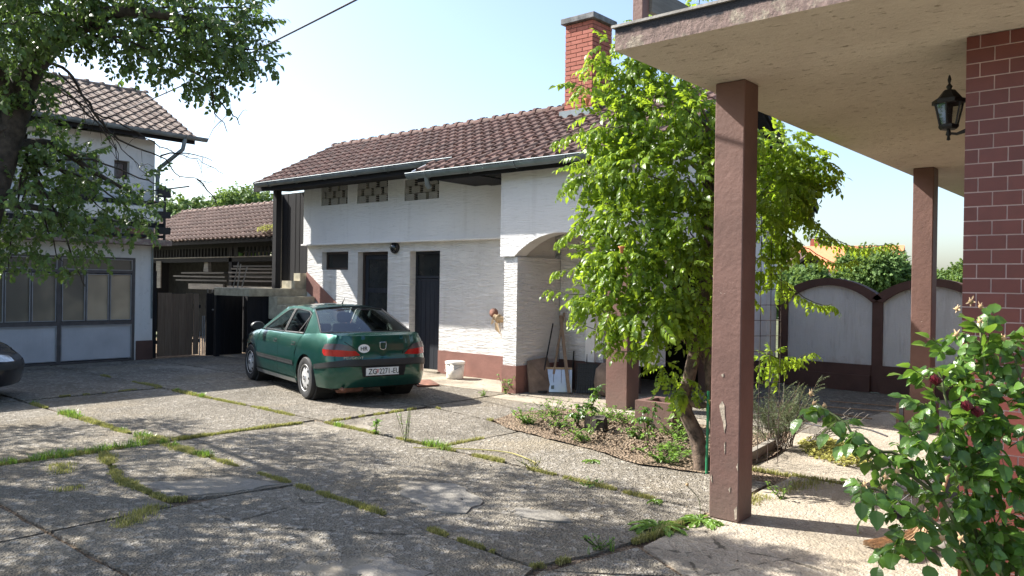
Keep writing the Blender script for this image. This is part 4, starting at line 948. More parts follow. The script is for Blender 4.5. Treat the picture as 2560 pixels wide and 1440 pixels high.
    for s in (1,-1):
        for nm,pl in doors:
            b=MB(); arcd=pl
            if nm=='rear':
                arcd=[(-.168,.285),(-.183,.940),(-1.068,.950),(-1.01,.80),(-.925,.66),(-.925,.285)]
            patch(b,X(arcd),.001,s); d=part('door',b,P)
            # window frame + glass
            g=X(gl[nm]); b=MB(); patch(b,g,-.006,s,.1); part('side_window',b,M['glass_car'],d)
            b=MB(); c=[CS.S(u,z,.003) for u,z in densify(g,.06)]; c=[(p[0],p[1]*s,p[2]) for p in c]; b.tube(c+[c[0]],.009,5,caps=False); part('window_seal',b,M['plastic_black'],d)
            b=MB(); a0,a1=(.80,-.20) if nm=='front' else (-.26,-1.06); zz0,zz1=(.945,.948) if nm=='front' else (.949,.962); pts=[CS.S(CS.ux(a0+(a1-a0)*i/10),zz0+(zz1-zz0)*i/10,.008) for i in range(11)]
            b.tube([(p[0],p[1]*s,p[2]) for p in pts],.008,5); part('waist_trim',b,M['chrome'],d)
            hx=-.02 if nm=='front' else -.86; b=MB(); patch(b,X([(hx-.08,.775),(hx+.08,.775),(hx+.085,.83),(hx-.075,.83)]),.004,s); part('handle',b,M['plastic_black'],d)
            b=MB(); patch(b,X([(hx-.07,.795),(hx+.07,.80),(hx+.07,.822),(hx-.065,.818)]),.014,s); part('handle',b,P,d)
            e0,e1=(.93,-.15) if nm=='front' else (-.18,-.895); b=MB(); patch(b,X([(e1,.475),(e0,.475),(e0,.535),(e1,.535)]),.014,s); patch(b,X([(e1,.520),(e0,.520),(e0,.542),(e1,.542)]),.017,s,mi=1); part('rub_strip',b,[M['plastic_black'],M['alloy']],d)  # alloy band is a painted bright highlight along the rub strip
        # B pillar and quarter bar
        b=MB(); patch(b,X([(-.175,.942),(-.285,.942),(-.262,1.318),(-.165,1.318)]),.002,s); part('door_pillar',b,M['plastic_black'])
        b=MB(); p=[CS.S(CS.ux(x),z,.004) for x,z in ((-.84,.965),(-.93,1.10),(-.985,1.2))]; b.tube([(q[0],q[1]*s,q[2]) for q in p],.012,5); part('quarter_window_bar',b,M['plastic_black'])
        # sills
        b=MB(); patch(b,X([(-.955,.20),(.975,.20),(.975,.262),(-.955,.262)]),.012,s); part('sill_trim',b,M['sill_sheen'])
        # wheel arch lips
        # mirror
        b=MB(); mc=Vector((.73,s*.93,1.0)); b.lathe([(0,-.075),(.05,-.07),(.078,-.03),(.085,.03),(.075,.06),(0,.06)],(0,0,0),'x',14); b.v=[(mc.x-v[0]*.9,mc.y+v[1]*1.35,mc.z+v[2]*.85) for v in b.v]; mi_=part('mirror',b,M['plastic_black']); b=MB(); b.beam((.74,s*.84,.955),(.73,s*.90,.985),.06,.04); part('mirror_arm',b,M['plastic_black'],mi_)
    # --- glazing front and rear
    def glass_between(A,bul0,bul1,cr,name,ins=.93):
        b=MB(); Lc=[(p[0],p[1]*ins,p[2]) for p in A]; bridge(b,Lc,lambda t:(bul0*(1-t)+bul1*t),lambda t:cr*(4*t*(1-t))*.2+.045*t if name=='windscreen' else .045*(1-t)+.0*t,12); g=part(name,b,M['glass_car'])
        b=MB(); m=13; n=len(Lc)
        edge=[b_ for b_ in []]
        return g
    A=on_side([(1.0-.78*i/8,.928+.407*i/8+.012*math.sin(math.pi*i/8)) for i in range(9)]); glass_between(A,.17,.10,.01,'windscreen',.985)
    A=on_side([(-.98-.68*i/8,1.322-.322*i/8+.012*math.sin(math.pi*i/8)) for i in range(9)]); rg_=glass_between(A,-.06,-.14,.01,'rear_window',.985)
    # seal round the rear glass
    def rp(t,w,dy=0):
        i=t*8; k=min(int(i),7); f=i-k; p=[A[k][j]*(1-f)+A[k+1][j]*f for j in range(3)]; q=1-w*w; return (p[0]+(-.06*(1-t)-.14*t)*q-.006,p[1]*.985*w,p[2]+.045*(1-t)*q+.006)
    ring=[rp(0,1-2*i/12) for i in range(13)]+[rp(i/8,-1) for i in range(1,9)]+[rp(1,-1+2*i/12) for i in range(1,13)]+[rp(1-i/8,1) for i in range(1,9)]
    b=MB(); b.tube(ring,.013,6,caps=False); part('window_seal',b,M['plastic_black'],rg_)
    b=MB(); b.tube([rp(.12,.45),rp(.10,0),rp(.12,-.45)],.006,5); part('brake_lamp_strip',b,M['lamp_smoke'],rg_)
    # --- interior
    b=MB(); b.box(-1.72,-1.15,-.60,.60,.90,.93); part('parcel_shelf',b,M['seat'])
    for y,x in ((.36,.05),(-.36,.05),(.38,-.88),(-.38,-.88)):
        b=MB(); b.box(x-.08,x+.08,y-.24,y+.24,.4,1.05 if x>0 else .98); b.box(x-.04,x+.06,y-.13,y+.13,1.06 if x>0 else .98,1.24 if x>0 else 1.10); o=part('seat',b,M['seat'],weld=False); m=o.modifiers.new('bevel','BEVEL'); m.width=.05; m.segments=3
    b=MB(); b.box(.75,1.05,-.66,.66,.75,.93); part('dashboard',b,M['seat'])
    b=MB(); b.tube([(.62,.37+.17*math.cos(a),.93+.17*math.sin(a)) for a in np.linspace(0,6.283,20)],.015,6,caps=False); part('steering_wheel',b,M['plastic_black'])
    # --- bumpers, lamps, seams
    uy=CS.uy
    b=MB()
    for s in (1,-1): patch(b,[(0,.555),(uy(.6),.555)]+X([(-1.70,.505),(-1.70,.555)])+[(uy(.6),.645),(0,.645)],.012,s)
    part('bumper_strip',b,M['plastic_black'])
    b=MB()
    for s in (1,-1): patch(b,[(0,.552),(uy(.6),.552)]+X([(-1.70,.502),(-1.70,.49)])+[(uy(.6),.543),(0,.543)],.013,s,mi=0)
    part('bumper_groove_shade',b,M['shade_black'])
    b=MB()
    for s in (1,-1): patch(b,[(CS.uyf(.6),.45)]+X([(1.74,.45),(1.74,.52)])+[(CS.uyf(.6),.55),(CS.L,.55),(CS.L,.45)],.012,s)
    part('bumper_strip',b,M['plastic_black'])
    for s in (1,-1):
        b=MB(); lo=[(uy(.36),.705),(uy(.55),.685),(uy(.68),.69)]+X([(-1.98,.70),(-1.935,.74),(-1.93,.79)]); mid=[(uy(.68),.785),(uy(.43),.765)]
        patch(b,lo+mid,.010,s); tl=part('tail_light',b,M['lamp_red'])
        b=MB(); patch(b,[(uy(.43),.767),(uy(.68),.787)]+X([(-1.93,.792),(-1.95,.855),(-2.0,.872)])+[(uy(.66),.872),(uy(.52),.845)],.010,s); part('smoked_lens',b,M['lamp_smoke'],tl)
        b=MB(); patch(b,[(uy(.50),.70),(uy(.60),.697),(uy(.60),.75),(uy(.47),.745)],.013,s); part('reflector',b,M['lamp_red'],tl)
        # dark line for the shade in the boot lid side seam
        c=[(uy(.34),.69),(uy(.33),.74),(uy(.60),.90),(uy(.62),1.0)]; b=MB(); b.tube([(q[0],q[1]*s,q[2]) for q in [CS.S(u,z,.001) for u,z in densify(c,.05)[:-1] if True][: int(len(densify(c,.05))*.5)]],.004,4); part('boot_seam_shade',b,M['shade_black'])
        # head lamp
        b=MB(); uf=CS.uyf; patch(b,[(uf(.28),.56),(uf(.5),.565)]+X([(1.88,.60),(1.84,.70)])+[(uf(.6),.685),(uf(.45),.662),(uf(.28),.645)],.008,s); hl=part('headlight',b,M['lamp_clear'])
        b=MB(); patch(b,X([(1.88,.61),(1.80,.66),(1.84,.705)]),.011,s); part('indicator',b,M['orange_roof'],hl)
        # fuel flap / fender seam
    b=MB()
    for s in (1,-1): patch(b,[(CS.uyf(.24),.57),(CS.L,.57),(CS.L,.63),(CS.uyf(.24),.63)],.008,s)
    part('grille',b,M['plastic_black'])
    b=MB()
    for s in (1,-1): patch(b,[(0,.687),(uy(.33),.692),(uy(.33),.697),(0,.692)],.004,s)
    part('boot_seam_shade',b,M['shade_black'])
    # badge outline
    q=[(uy(.055),.80),(uy(.045),.745),(uy(.0),.735)]
    b=MB(); c=[]
    for y,z in ((.05,.885),(.048,.81),(.035,.785),(0,.778),(-.035,.785),(-.048,.81),(-.05,.885)):
        p=CS.S(uy(abs(y)),z,.006); c.append((p[0],math.copysign(p[1],y) if y else 0,p[2]))
    b.tube(c+[c[0]],.006,5,caps=False); part('badge',b,M['chrome'])
    # lettering on the boot: local frame looking forward from behind: right = -y
    def letter(txt,y,z,size,mat,name,off=.012,parent=root,xx=None,sx=1.0,rot=0,dep=.002):
        me=text_mesh(txt,size,dep); p=CS.S(uy(abs(y)),z,off); px=p[0] if xx is None else xx
        yaw=math.atan2(CS.S(uy(abs(y)+.1),z)[0]-CS.S(uy(max(0,abs(y)-.1)),z)[0],.2)*(1 if y>0 else -1)
        # text x -> -Y, text y -> Z, normal -> -X
        Mx=Matrix.Translation((px,y,z))@Matrix.Rotation(-yaw,4,'Z')@Matrix(((0,0,-1,0),(-1,0,0,0),(0,1,0,0),(0,0,0,1)))@Matrix.Diagonal((sx,1,1,1))
        me.transform(Mx); return link(name,me,M[mat],parent,local=True)
    if plate:
        letter('PEUGEOT',.60,.655,.052,'chrome','lettering',.014,sx=1.25); letter('406',-.57,.655,.052,'chrome','lettering',.014,sx=.95)
        # HR oval
        b=MB(); cyy,cz=.30,.80; p=CS.S(uy(.30),.80,.008); vs=[(p[0]-.002,cyy+.088*math.cos(a),cz+.062*math.sin(a)) for a in np.linspace(0,2*math.pi,32,endpoint=False)]
        vs=[(v[0]+.035*(cyy-v[1])*0+ (CS.S(uy(max(0,v[1])),v[2],.008)[0]-p[0]),v[1],v[2]) for v in vs]
        b.add(vs,[tuple(range(32))]); st=part('country_sticker',b,M['white_paint'],weld=False)
        letter('HR',.358,.772,.082,'black_print','lettering',.014,parent=st,sx=1.0)
        # plate
        pl=MB(); xp=-2.305; y0,y1=.30,-.22; pl.box(xp,xp+.02,y1-.012,y0+.012,.405,.535); pp=part('licence_plate_holder',pl,M['plastic_black'],weld=False)
        pl=MB(); pl.box(xp-.004,xp+.005,y1,y0,.415,.525); pn=part('licence_plate',pl,M['white_paint'],pp,weld=False)
        for tx,yy in (('ZG',.265),('2271',.095),('-EU',-.095)):
            letter(tx,yy,.433,.112,'black_print','lettering',0,parent=pn,xx=xp-.007,sx=.80 if tx!='ZG' else .85)
        pl=MB(); pl.add([(xp-.0075,yy,zz) for yy,zz in ((.135,.50),(.135,.468),(.118,.447),(.101,.468),(.101,.50))],[(0,1,2,3,4)]); part('coat_of_arms',pl,M['red_print'],pn,weld=False)
        pl=MB()
        for i in range(4):
            for j in range(3):
                if (i+j)%2: pl.add([(xp-.0085,.131-.0075*i-a,.494-.011*j-c) for a,c in ((0,0),(.007,0),(.007,.010),(0,.010))],[(0,1,2,3)])
        part('coat_of_arms',pl,M['white_paint'],pn,weld=False)
        # dark patch painted as the shaded recess around the plate
        b=MB()
        for s in (1,-1): patch(b,[(0,.39),(uy(.33),.39),(uy(.36),.55),(0,.55)],.004,s)
        part('plate_recess_shade',b,M['shade_black'])
    # exhaust silencer, antenna, tow eye
    b=MB(); b.lathe([(0,-.2),(.085,-.19),(.095,-.15),(.095,.15),(.085,.19),(0,.2)],(-1.98,.42,.235),'y',16); part('silencer',b,M['rust'])
    b=MB(); b.tube([(-2.0,.58,.23),(-2.15,.60,.225),(-2.22,.60,.215)],.025,10); part('tailpipe',b,M['rust'])
    b=MB(); b.box(-1.5,-1.25,-.7,.7,.16,.24); b.tube([(-1.35,-.7,.28),(-1.35,.7,.28)],.03,8); b.tube([(1.35,-.7,.28),(1.35,.7,.28)],.03,8); b.box(-1.9,-.2,-.1,.05,.18,.22); part('axle',b,M['shade_black'],weld=False)
    b=MB(); b.tube([(-.70,0,1.41),(-.76,0,1.47),(-.80,0,1.51)],[.012,.005,.004],6); part('aerial',b,M['plastic_black'])
    # --- wheels
    for sx,sy in ((WB,1),(WB,-1),(-WB,1),(-WB,-1)):
        an=R(steer)*(1 if sx>0 else 0); W=Matrix.Translation((sx,sy*.765,.318))@Matrix.Rotation(an,4,'Z')
        def lt(prof,n=36,smooth=True):
            q=MB(); q.lathe([(r,h*sy) for r,h in prof],(0,0,0),'y',n,smooth=smooth); q.v=[tuple(W@Vector(v)) for v in q.v]; return q
        w=part('wheel',lt([(.20,-.09),(.20,.09),(.17,.09),(.17,-.09)]),M['shade_black'])
        t=lt([(.20,.085),(.225,.096),(.265,.100),(.295,.095),(.312,.075),(.317,.04),(.318,0),(.317,-.04),(.312,-.075),(.295,-.095),(.20,-.09)],48); part('tyre',t,M['rubber'],w)
        r=lt([(.203,.087),(.20,.094),(.192,.088),(.185,.07),(.15,.082),(.10,.092),(.055,.094),(.05,.104),(.0,.106)],36); ri=part('rim',r,M['alloy'],w)
        q=MB()
        for k in range(8):
            a=2*math.pi*k/8; c=Vector((.152*math.cos(a),0,.152*math.sin(a))); er=Vector((math.cos(a),0,math.sin(a))); et=Vector((-math.sin(a),0,math.cos(a)))
            vs=[c+er*(.024*math.cos(b_))+et*(.020*math.sin(b_)) for b_ in np.linspace(0,2*math.pi,12,endpoint=False)]
            vs=[W@(v+Vector((0,sy*(.0855-(v.length-.152)*.25+.0),0))) for v in vs]; q.add(vs,[tuple(range(12))])
        part('rim_opening_shade',q,M['shade_black'],ri,weld=False)  # flat dark ovals paint the shade of openings in the rim
        q=lt([(.0,.1),(.03,.112),(.034,.104),(.05,.10)],18); part('hub_cap',q,M['steel_frame'],ri)
CAR=thing('parked_car','green four door saloon parked with its rear to the yard, plate in view','car',(-11.23,8.20,.003),rotz=R(165.7))
make_car(CAR,'green_paint',True,0)
CAR2=thing('parked_car','dark blue car whose front corner enters at the left edge','car',(-14.12,2.18,.003),rotz=R(62))
make_car(CAR2,'navy_paint',False,0)
# ================================================================== FOLIAGE TOOLS
RG=np.random.default_rng(21)
def leaf_geo(L,w,fold=.18,curl=.25,tooth=0):
    """one leaf blade along +Y with its face towards +Z"""
    ts=[0,.28,.6,1.0]; ws=[0,w,w*.82,0]; V=[];F=[]
    mid=[(0,t*L,-curl*L*t*t) for t in ts]
    V=list(mid); l=[];r=[]
    for i in (1,2):
        x=ws[i]*L; z=-curl*L*ts[i]**2+fold*x
        V.append((-x,ts[i]*L*1.02,z)); l.append(len(V)-1); V.append((x,ts[i]*L*1.02,z)); r.append(len(V)-1)
    F=[(0,1,l[0]),(1,2,l[1],l[0]),(2,3,l[1]),(0,r[0],1),(1,r[0],r[1],2),(2,r[1],3)]
    return V,F
def leaf_hi(L,w,fold=.2,curl=.25,n=7):
    """larger leaf with toothed rim for close plants"""
    V=[];F=[]
    for i in range(n+1):
        t=i/n; wd=w*L*math.sin(math.pi*min(1,t*.98+.01)**.8)**.8 if 0<i<n else 0.0; wd*=(1+.10*(i%2)); z=-curl*L*t*t
        V.append((0,t*L,z+.0)); 
        V.append((-wd,t*L+.02*L*(i%2),z+fold*wd)); V.append((wd,t*L+.02*L*(i%2),z+fold*wd))
    for i in range(n):
        a=i*3; b=a+3; F+=[(a,b,b+1,a+1),(a,a+2,b+2,b)]
    return V,F
def xf(V,Mx): return [tuple(Mx@Vector(v)) for v in V]
def stalk(pts,r): 
    b=MB(); b.tube(pts,r,3,caps=False,smooth=False); return b.v,b.f
def join(parts):
    V=[];F=[];MI=[]
    for v,f,m in parts:
        n=len(V); V+=list(v); F+=[tuple(i+n for i in q) for q in f]; MI+=[m]*len(f)
    return V,F,MI
def T(x=0,y=0,z=0): return Matrix.Translation((x,y,z))
def Rz(a): return Matrix.Rotation(a,4,'Z')
def Rx(a): return Matrix.Rotation(a,4,'X')
def Ry(a): return Matrix.Rotation(a,4,'Y')
def compound(L=.20,pairs=4,ll=.075,w=.30,droop=.5,hi=False,rr=.0016,seed=0,ang=62):
    rn=random.Random(seed); P=[]; g=leaf_hi if hi else leaf_geo
    pt=lambda t:(0,L*t,-.28*L*t*t)
    P.append((*stalk([pt(t) for t in (0,.33,.66,1)],rr),1))
    for i in range(pairs):
        t=.22+.78*i/pairs
        for s in (-1,1):
            v,f=g(ll*rn.uniform(.85,1.12),w,.2,.35); m=T(*pt(t))@Rz(s*R(ang)*-1+rn.uniform(-.15,.15))@Rx(-droop+rn.uniform(-.2,.2))@Ry(rn.uniform(-.25,.25)); P.append((xf(v,m),f,0))
    v,f=g(ll*1.15,w,.2,.35); P.append((xf(v,T(*pt(1))@Rx(-droop*.8)),f,0)); return join(P)
def sprig(L=.17,n=7,ll=.06,w=.32,seed=0,droop=.5):
    rn=random.Random(seed); P=[(*stalk([(0,0,0),(0,L*.5,.0),(0,L,-.02)],.0018),1)]
    for i in range(n):
        t=.15+.85*i/(n-1); a=(1 if i%2 else -1)*R(rn.uniform(35,75)) if i<n-1 else 0
        v,f=leaf_geo(ll*rn.uniform(.75,1.2),w,.25,.3); P.append((xf(v,T(0,L*t,-.02*t)@Rz(a)@Ry(rn.uniform(-.6,.6))@Rx(-droop+rn.uniform(-.5,.4))),f,0))
    return join(P)
def frame(p,d,up=(0,0,1),roll=0,s=1):
    d=Vector(d).normalized(); up=Vector(up); 
    if abs(d.dot(up))>.97: up=Vector((.3,1,.2))
    x=d.cross(up).normalized(); z=x.cross(d).normalized()
    m=Matrix(((x.x,d.x,z.x,0),(x.y,d.y,z.y,0),(x.z,d.z,z.z,0),(0,0,0,1)))@Ry(roll)
    return T(*p)@m@Matrix.Diagonal((s,s,s,1))
def foliage(parent,temps,mats,Ms,nparts,pname,sname,stuff_label=None):
    """nearest nparts placements are parts sharing mesh data, the rest one stuff mesh"""
    mes=[]
    for V,F,MI in temps:
        me=bpy.data.meshes.new(pname); me.from_pydata(V,[],F); me.polygons.foreach_set('material_index',MI); me.update()
        for m in mats: me.materials.append(M[m])
        mes.append(me)
    camp=Vector((0,0,1.756)); Ms=sorted(Ms,key=lambda m:((m.translation-camp).length)); W=wloc(parent) if parent is not None else Vector((0,0,0))
    for k,m in enumerate(Ms[:nparts]):
        o=bpy.data.objects.new(pname,mes[k%len(mes)]); COL.objects.link(o); o.parent=parent; o.matrix_basis=T(*(-W))@m
    rest=Ms[nparts:]
    if rest:
        co=[];fs=[];mi=[];n=0; A=[np.array(V) for V,F,MI in temps]; lo=[]; tot=0
        for k,m in enumerate(rest):
            j=k%len(temps); B=np.array(m); v=A[j]@B[:3,:3].T+B[:3,3]; co.append(v)
            for f in temps[j][1]: fs.append([i+n for i in f])
            mi+=temps[j][2]; n+=len(v)
        co=np.concatenate(co); me=bpy.data.meshes.new(sname); me.vertices.add(len(co)); me.vertices.foreach_set('co',co.ravel())
        ls=np.array([len(f) for f in fs]); st=np.r_[0,np.cumsum(ls)[:-1]]; me.loops.add(int(ls.sum())); me.polygons.add(len(fs))
        me.loops.foreach_set('vertex_index',np.fromiter((i for f in fs for i in f),dtype=np.int32)); me.polygons.foreach_set('loop_start',st.astype(np.int32)); me.polygons.foreach_set('material_index',np.array(mi,dtype=np.int32)); me.update(calc_edges=True)
        for m in mats: me.materials.append(M[m])
        o=bpy.data.objects.new(sname,me); COL.objects.link(o)
        if parent is not None: o.parent=parent; o.location=-W
        o['kind']='stuff'
def clump_ms(cl,dens,rng,droop=-.25,out=.8,noise=.8,smin=.75,smax=1.2,squash=.85):
    Ms=[]
    for (x,y,z,r) in cl:
        n=max(3,int(dens*r*r))
        for _ in range(n):
            d=rng.normal(size=3); d/=np.linalg.norm(d); rr=r*rng.uniform(.25,1)**.6*rng.uniform(.85,1.12)
            p=(x+d[0]*rr,y+d[1]*rr,z+d[2]*rr*squash); v=d*out+rng.normal(size=3)*noise*.6+np.array([0,0,droop])
            Ms.append(frame(p,v,roll=rng.uniform(-.7,.7),s=rng.uniform(smin,smax)))
    return Ms
def curve(pts,n=6):
    pts=[Vector(p) for p in pts]; out=[]
    for i in range(len(pts)-1):
        p0=pts[max(i-1,0)];p1=pts[i];p2=pts[i+1];p3=pts[min(i+2,len(pts)-1)]
        for k in range(n):
            t=k/n; out.append(.5*((2*p1)+(-p0+p2)*t+(2*p0-5*p1+4*p2-p3)*t*t+(-p0+3*p1-3*p2+p3)*t**3))
    out.append(pts[-1]); return out
def limb(parent,pts,r0,r1,mat,name='limb',n=5,sides=8,wobble=.0,rng=None):
    c=curve(pts,n); m=len(c); rad=[r0+(r1-r0)*(i/(m-1))**.8 for i in range(m)]
    if wobble: c=[p+Vector(rng.normal(size=3))*wobble for p in c]
    b=MB(); b.tube(c,rad,sides); return b.obj(name,M[mat],parent)
# ================================================================== LEFT FRUIT TREE
TR=thing('fruit_tree','large dark leaved fruit tree leaning in from the left edge in front of the garage','tree',(-8.25,1.85,0))
limb(TR,[(-8.25,1.85,-.05),(-8.15,1.98,.9),(-8.03,2.20,2.01),(-7.99,2.36,2.72),(-7.95,2.53,3.45)],.16,.11,'bark','trunk',6,12)
limb(TR,[(-7.96,2.5,3.4),(-7.86,2.62,3.72),(-7.55,2.75,3.92),(-7.2,2.86,4.02),(-6.9,3.0,4.03),(-6.5,3.2,3.95),(-6.2,3.35,3.85)],.125,.018,'bark')
limb(TR,[(-7.97,2.4,3.0),(-8.6,2.0,3.9),(-9.6,1.6,4.6),(-11.0,1.2,4.9),(-12.6,1.1,4.8)],.12,.03,'bark')
limb(TR,[(-8.3,2.2,3.5),(-8.3,1.3,4.4),(-8.6,.4,4.9),(-9.2,-.4,5.1)],.08,.02,'bark')
limb(TR,[(-8.8,1.9,4.1),(-10.2,2.4,4.3),(-12.0,2.7,4.2),(-13.6,3.0,4.0)],.07,.02,'bark')
limb(TR,[(-7.95,2.45,3.3),(-7.6,1.9,4.2),(-7.2,1.6,4.9)],.07,.02,'bark')
limb(TR,[(-7.98,2.4,2.9),(-8.1,2.8,3.0),(-8.15,3.2,2.8),(-8.1,3.6,2.6)],.06,.012,'bark')
limb(TR,[(-8.0,2.3,2.4),(-8.1,2.7,2.4),(-8.15,3.1,2.3)],.05,.012,'bark')
vis=[(-6.57,3.19,4.01,0.44),(-6.17,3.41,3.92,0.33),(-6.02,3.54,3.69,0.20),(-6.03,3.66,3.62,0.09),(-7.21,3.04,4.03,0.42),(-6.48,3.40,3.64,0.29),(-6.38,3.49,3.43,0.14),(-7.02,3.20,3.66,0.16),(-7.39,2.62,4.05,0.42),(-7.36,2.25,3.83,0.36),(-8.06,2.57,3.07,0.36),(-8.27,2.91,2.81,0.46),(-8.05,2.57,2.46,0.43),(-8.22,3.22,2.53,0.39),(-8.12,3.57,2.43,0.28),(-8.07,2.82,2.11,0.33),(-8.10,3.72,2.75,0.14),(-8.13,2.50,2.02,0.22),(-8.11,3.18,2.09,0.19),(-7.98,3.03,1.78,0.09),(-7.84,2.49,3.49,0.25),(-6.00,3.56,4.02,0.15)]
hid=[(-8.5,1.9,4.9,.5),(-7.7,.7,5.0,.5),(-6.9,1.3,5.1,.45),(-9.6,.3,4.7,.6),(-8.8,3.6,5.0,.5),(-9.9,3.4,4.9,.55),(-7.9,2.9,5.0,.5),(-7.2,1.0,5.2,.6),(-6.4,1.6,5.1,.5),(-5.9,2.3,5.0,.4),(-6.8,.2,5.3,.6),(-9.6,-1.0,5.2,.8),(-11.6,-1.2,5.2,.8),(-13.4,.2,4.8,.8),(-11.2,2.0,4.9,.6),(-12.3,3.4,4.6,.45),(-8.3,-1.8,5.4,.7),(-5.4,1.4,5.3,.4),(-11.0,3.2,4.3,.55),(-10.2,2.4,4.4,.65),(-12.2,2.6,4.2,.6),(-13.6,3.0,3.9,.45),(-14.2,1.6,4.2,.6),(-12.8,1.2,4.6,.8),(-11.3,1.0,4.8,.8),(-9.8,1.2,4.9,.8),(-8.6,0.9,4.9,.7),(-9.0,-.2,5.0,.8),(-10.5,-.3,5.2,.9),(-7.6,1.5,4.9,.55),(-12.2,-.2,5.0,.8),(-9.2,2.6,4.7,.45),(-7.0,2.1,4.7,.4),(-6.3,2.6,4.7,.35),(-10.4,.9,4.2,.5),(-8.0,-.9,5.2,.7)]
tmp=[sprig(seed=i,ll=.05,n=8,w=.34) for i in range(4)]; rt_=np.random.default_rng(4)
foliage(TR,tmp,['tree_leaf','twig'],clump_ms([c for c in vis if c[2]>3.2],1050,rt_)+clump_ms([c for c in vis if c[2]<=3.2],640,rt_)+clump_ms(hid,820,rt_),300,'leaf_spray','foliage')
# twigs inside the crown and the bare hanging branches
rw=np.random.default_rng(7)
for (x,y,z,r) in vis[:22]:
    a=Vector((-7.5,2.7,3.9)) if z>3.2 else Vector((-8.1,2.6,2.8)); c=Vector((x,y,z)); md=(a+c)/2+Vector((0,0,.12)); limb(TR,[a,md,c,c+(c-a).normalized()*r*.8],.016,.003,'bark','twig',4,5,.012,rw)
bare=[[(-8.18,2.73,3.71),(-8.20,2.98,3.73),(-8.23,3.22,3.39),(-8.22,3.48,3.15),(-8.11,3.84,3.03),(-8.05,4.02,2.84),(-7.89,4.29,2.80)],[(-8.23,3.22,3.39),(-8.15,3.5,3.3),(-8.05,3.8,3.12),(-7.95,4.15,3.02),(-7.85,4.4,2.9)],[(-8.1,3.84,3.03),(-8.0,4.1,3.08),(-7.9,4.3,3.02)],[(-8.2,2.9,3.72),(-8.1,3.1,3.45),(-8.05,3.3,3.2),(-8.1,3.45,2.9)],[(-8.2,2.6,3.55),(-8.15,2.95,3.5),(-8.12,3.25,3.25),(-8.1,3.5,3.0),(-8.05,3.7,2.8)],[(-7.95,4.15,2.82),(-7.9,4.3,2.65),(-7.85,4.36,2.5)],[(-8.0,2.6,3.6),(-7.95,3.0,3.4),(-8.0,3.3,3.1),(-8.05,3.4,2.8)],[(-6.4,3.4,3.5),(-6.42,3.5,3.25),(-6.38,3.6,3.05)],[(-6.4,3.45,3.35),(-6.3,3.6,3.2),(-6.28,3.66,3.1)]]
bare[0]=[(-7.98,2.42,3.3)]+bare[0]
for i,pl in enumerate(bare):
    limb(TR,pl,.022 if i==0 else .010,.003,'bark','bare_branch',5,5,.008,rw)
    cc=curve(pl,4)
    for k in range(2,len(cc)-1,2):
        d=Vector(rw.normal(size=3)); d.z-=.5; limb(TR,[cc[k],cc[k]+d.normalized()*.10,cc[k]+d.normalized()*.17+Vector((0,0,-.06))],.004,.0015,'bark','twig',2,4)
# ================================================================== TRUMPET VINE
VN=thing('trumpet_vine','big bright green climbing vine with feathered leaves behind the near pillar','climbing plant',(-3.66,7.1,0))
limb(VN,[(-3.60,7.05,-.02),(-3.66,7.04,.3),(-3.78,6.98,.62),(-3.72,7.0,.95),(-3.62,7.05,1.6),(-3.6,7.1,2.4),(-3.65,7.05,3.3)],.085,.045,'vine_bark','trunk',6,9)
limb(VN,[(-3.52,7.1,-.02),(-3.50,7.08,.4),(-3.55,7.05,.9),(-3.50,7.1,1.7),(-3.55,7.1,2.6),(-3.5,7.2,3.4)],.05,.03,'vine_bark','trunk',6,8)
limb(VN,[(-3.74,6.98,.70),(-3.66,6.98,.63),(-3.55,7.0,.64),(-3.48,7.04,.68)],.035,.03,'vine_bark','limb',4,7)
vc=[(-4.70,6.79,4.29,0.12),(-4.87,6.64,4.08,0.12),(-4.45,6.87,3.78,0.26),(-4.82,6.55,3.77,0.12),(-4.54,6.65,3.31,0.33),(-4.09,6.91,3.42,0.44),(-3.70,6.99,3.36,0.30),(-4.63,6.58,2.90,0.33),(-4.10,6.63,2.87,0.43),(-3.70,6.85,2.82,0.34),(-4.52,6.50,2.45,0.24),(-4.07,6.53,2.36,0.42),(-3.65,6.76,2.32,0.38),(-4.55,6.43,2.02,0.20),(-4.12,6.48,1.95,0.40),(-3.65,6.63,1.83,0.41),(-4.6,6.40,1.66,0.17),(-4.20,6.41,1.55,0.26),(-3.78,6.51,1.50,0.31),(-3.58,6.82,1.45,0.23),(-3.97,6.47,1.28,0.13),(-3.82,6.74,1.0,0.12),(-3.72,6.84,0.80,0.16),(-3.97,7.15,3.84,0.28),(-3.38,8.05,3.20,0.33),(-3.22,8.30,3.12,0.28),(-3.05,8.60,3.10,0.14),(-3.30,7.98,2.76,0.37),(-3.20,8.30,2.72,0.22),(-3.07,8.58,2.97,0.16),(-3.32,7.83,2.34,0.22),(-3.22,8.0,2.28,0.17),(-3.05,8.33,2.27,0.09),(-3.34,7.69,2.01,0.14),(-3.24,7.9,1.80,0.08),(-3.31,7.97,1.03,0.14),(-3.61,6.41,4.20,0.12),(-3.95,6.64,4.46,0.09),(-3.55,7.35,3.2,.35),(-3.5,7.4,2.5,.35),(-3.5,7.3,1.8,.25)]
vc=[(x+.06,y+.05,z,r*.90) if x<-4.3 else (x,y,z,r*.93) for x,y,z,r in vc[2:]]+[(-4.62,6.82,4.22,.10),(-4.45,6.9,4.0,.18),(-4.72,6.7,4.0,.09),(-4.3,6.95,4.05,.16)]
vt=[compound(seed=i,pairs=p,L=l) for i,(p,l) in enumerate(((4,.20),(4,.23),(3,.17),(5,.25)))]
rv=np.random.default_rng(12); Vm=clump_ms(vc,1250,rv,droop=-.45,out=.9,noise=.6,smin=.38,smax=1.0)
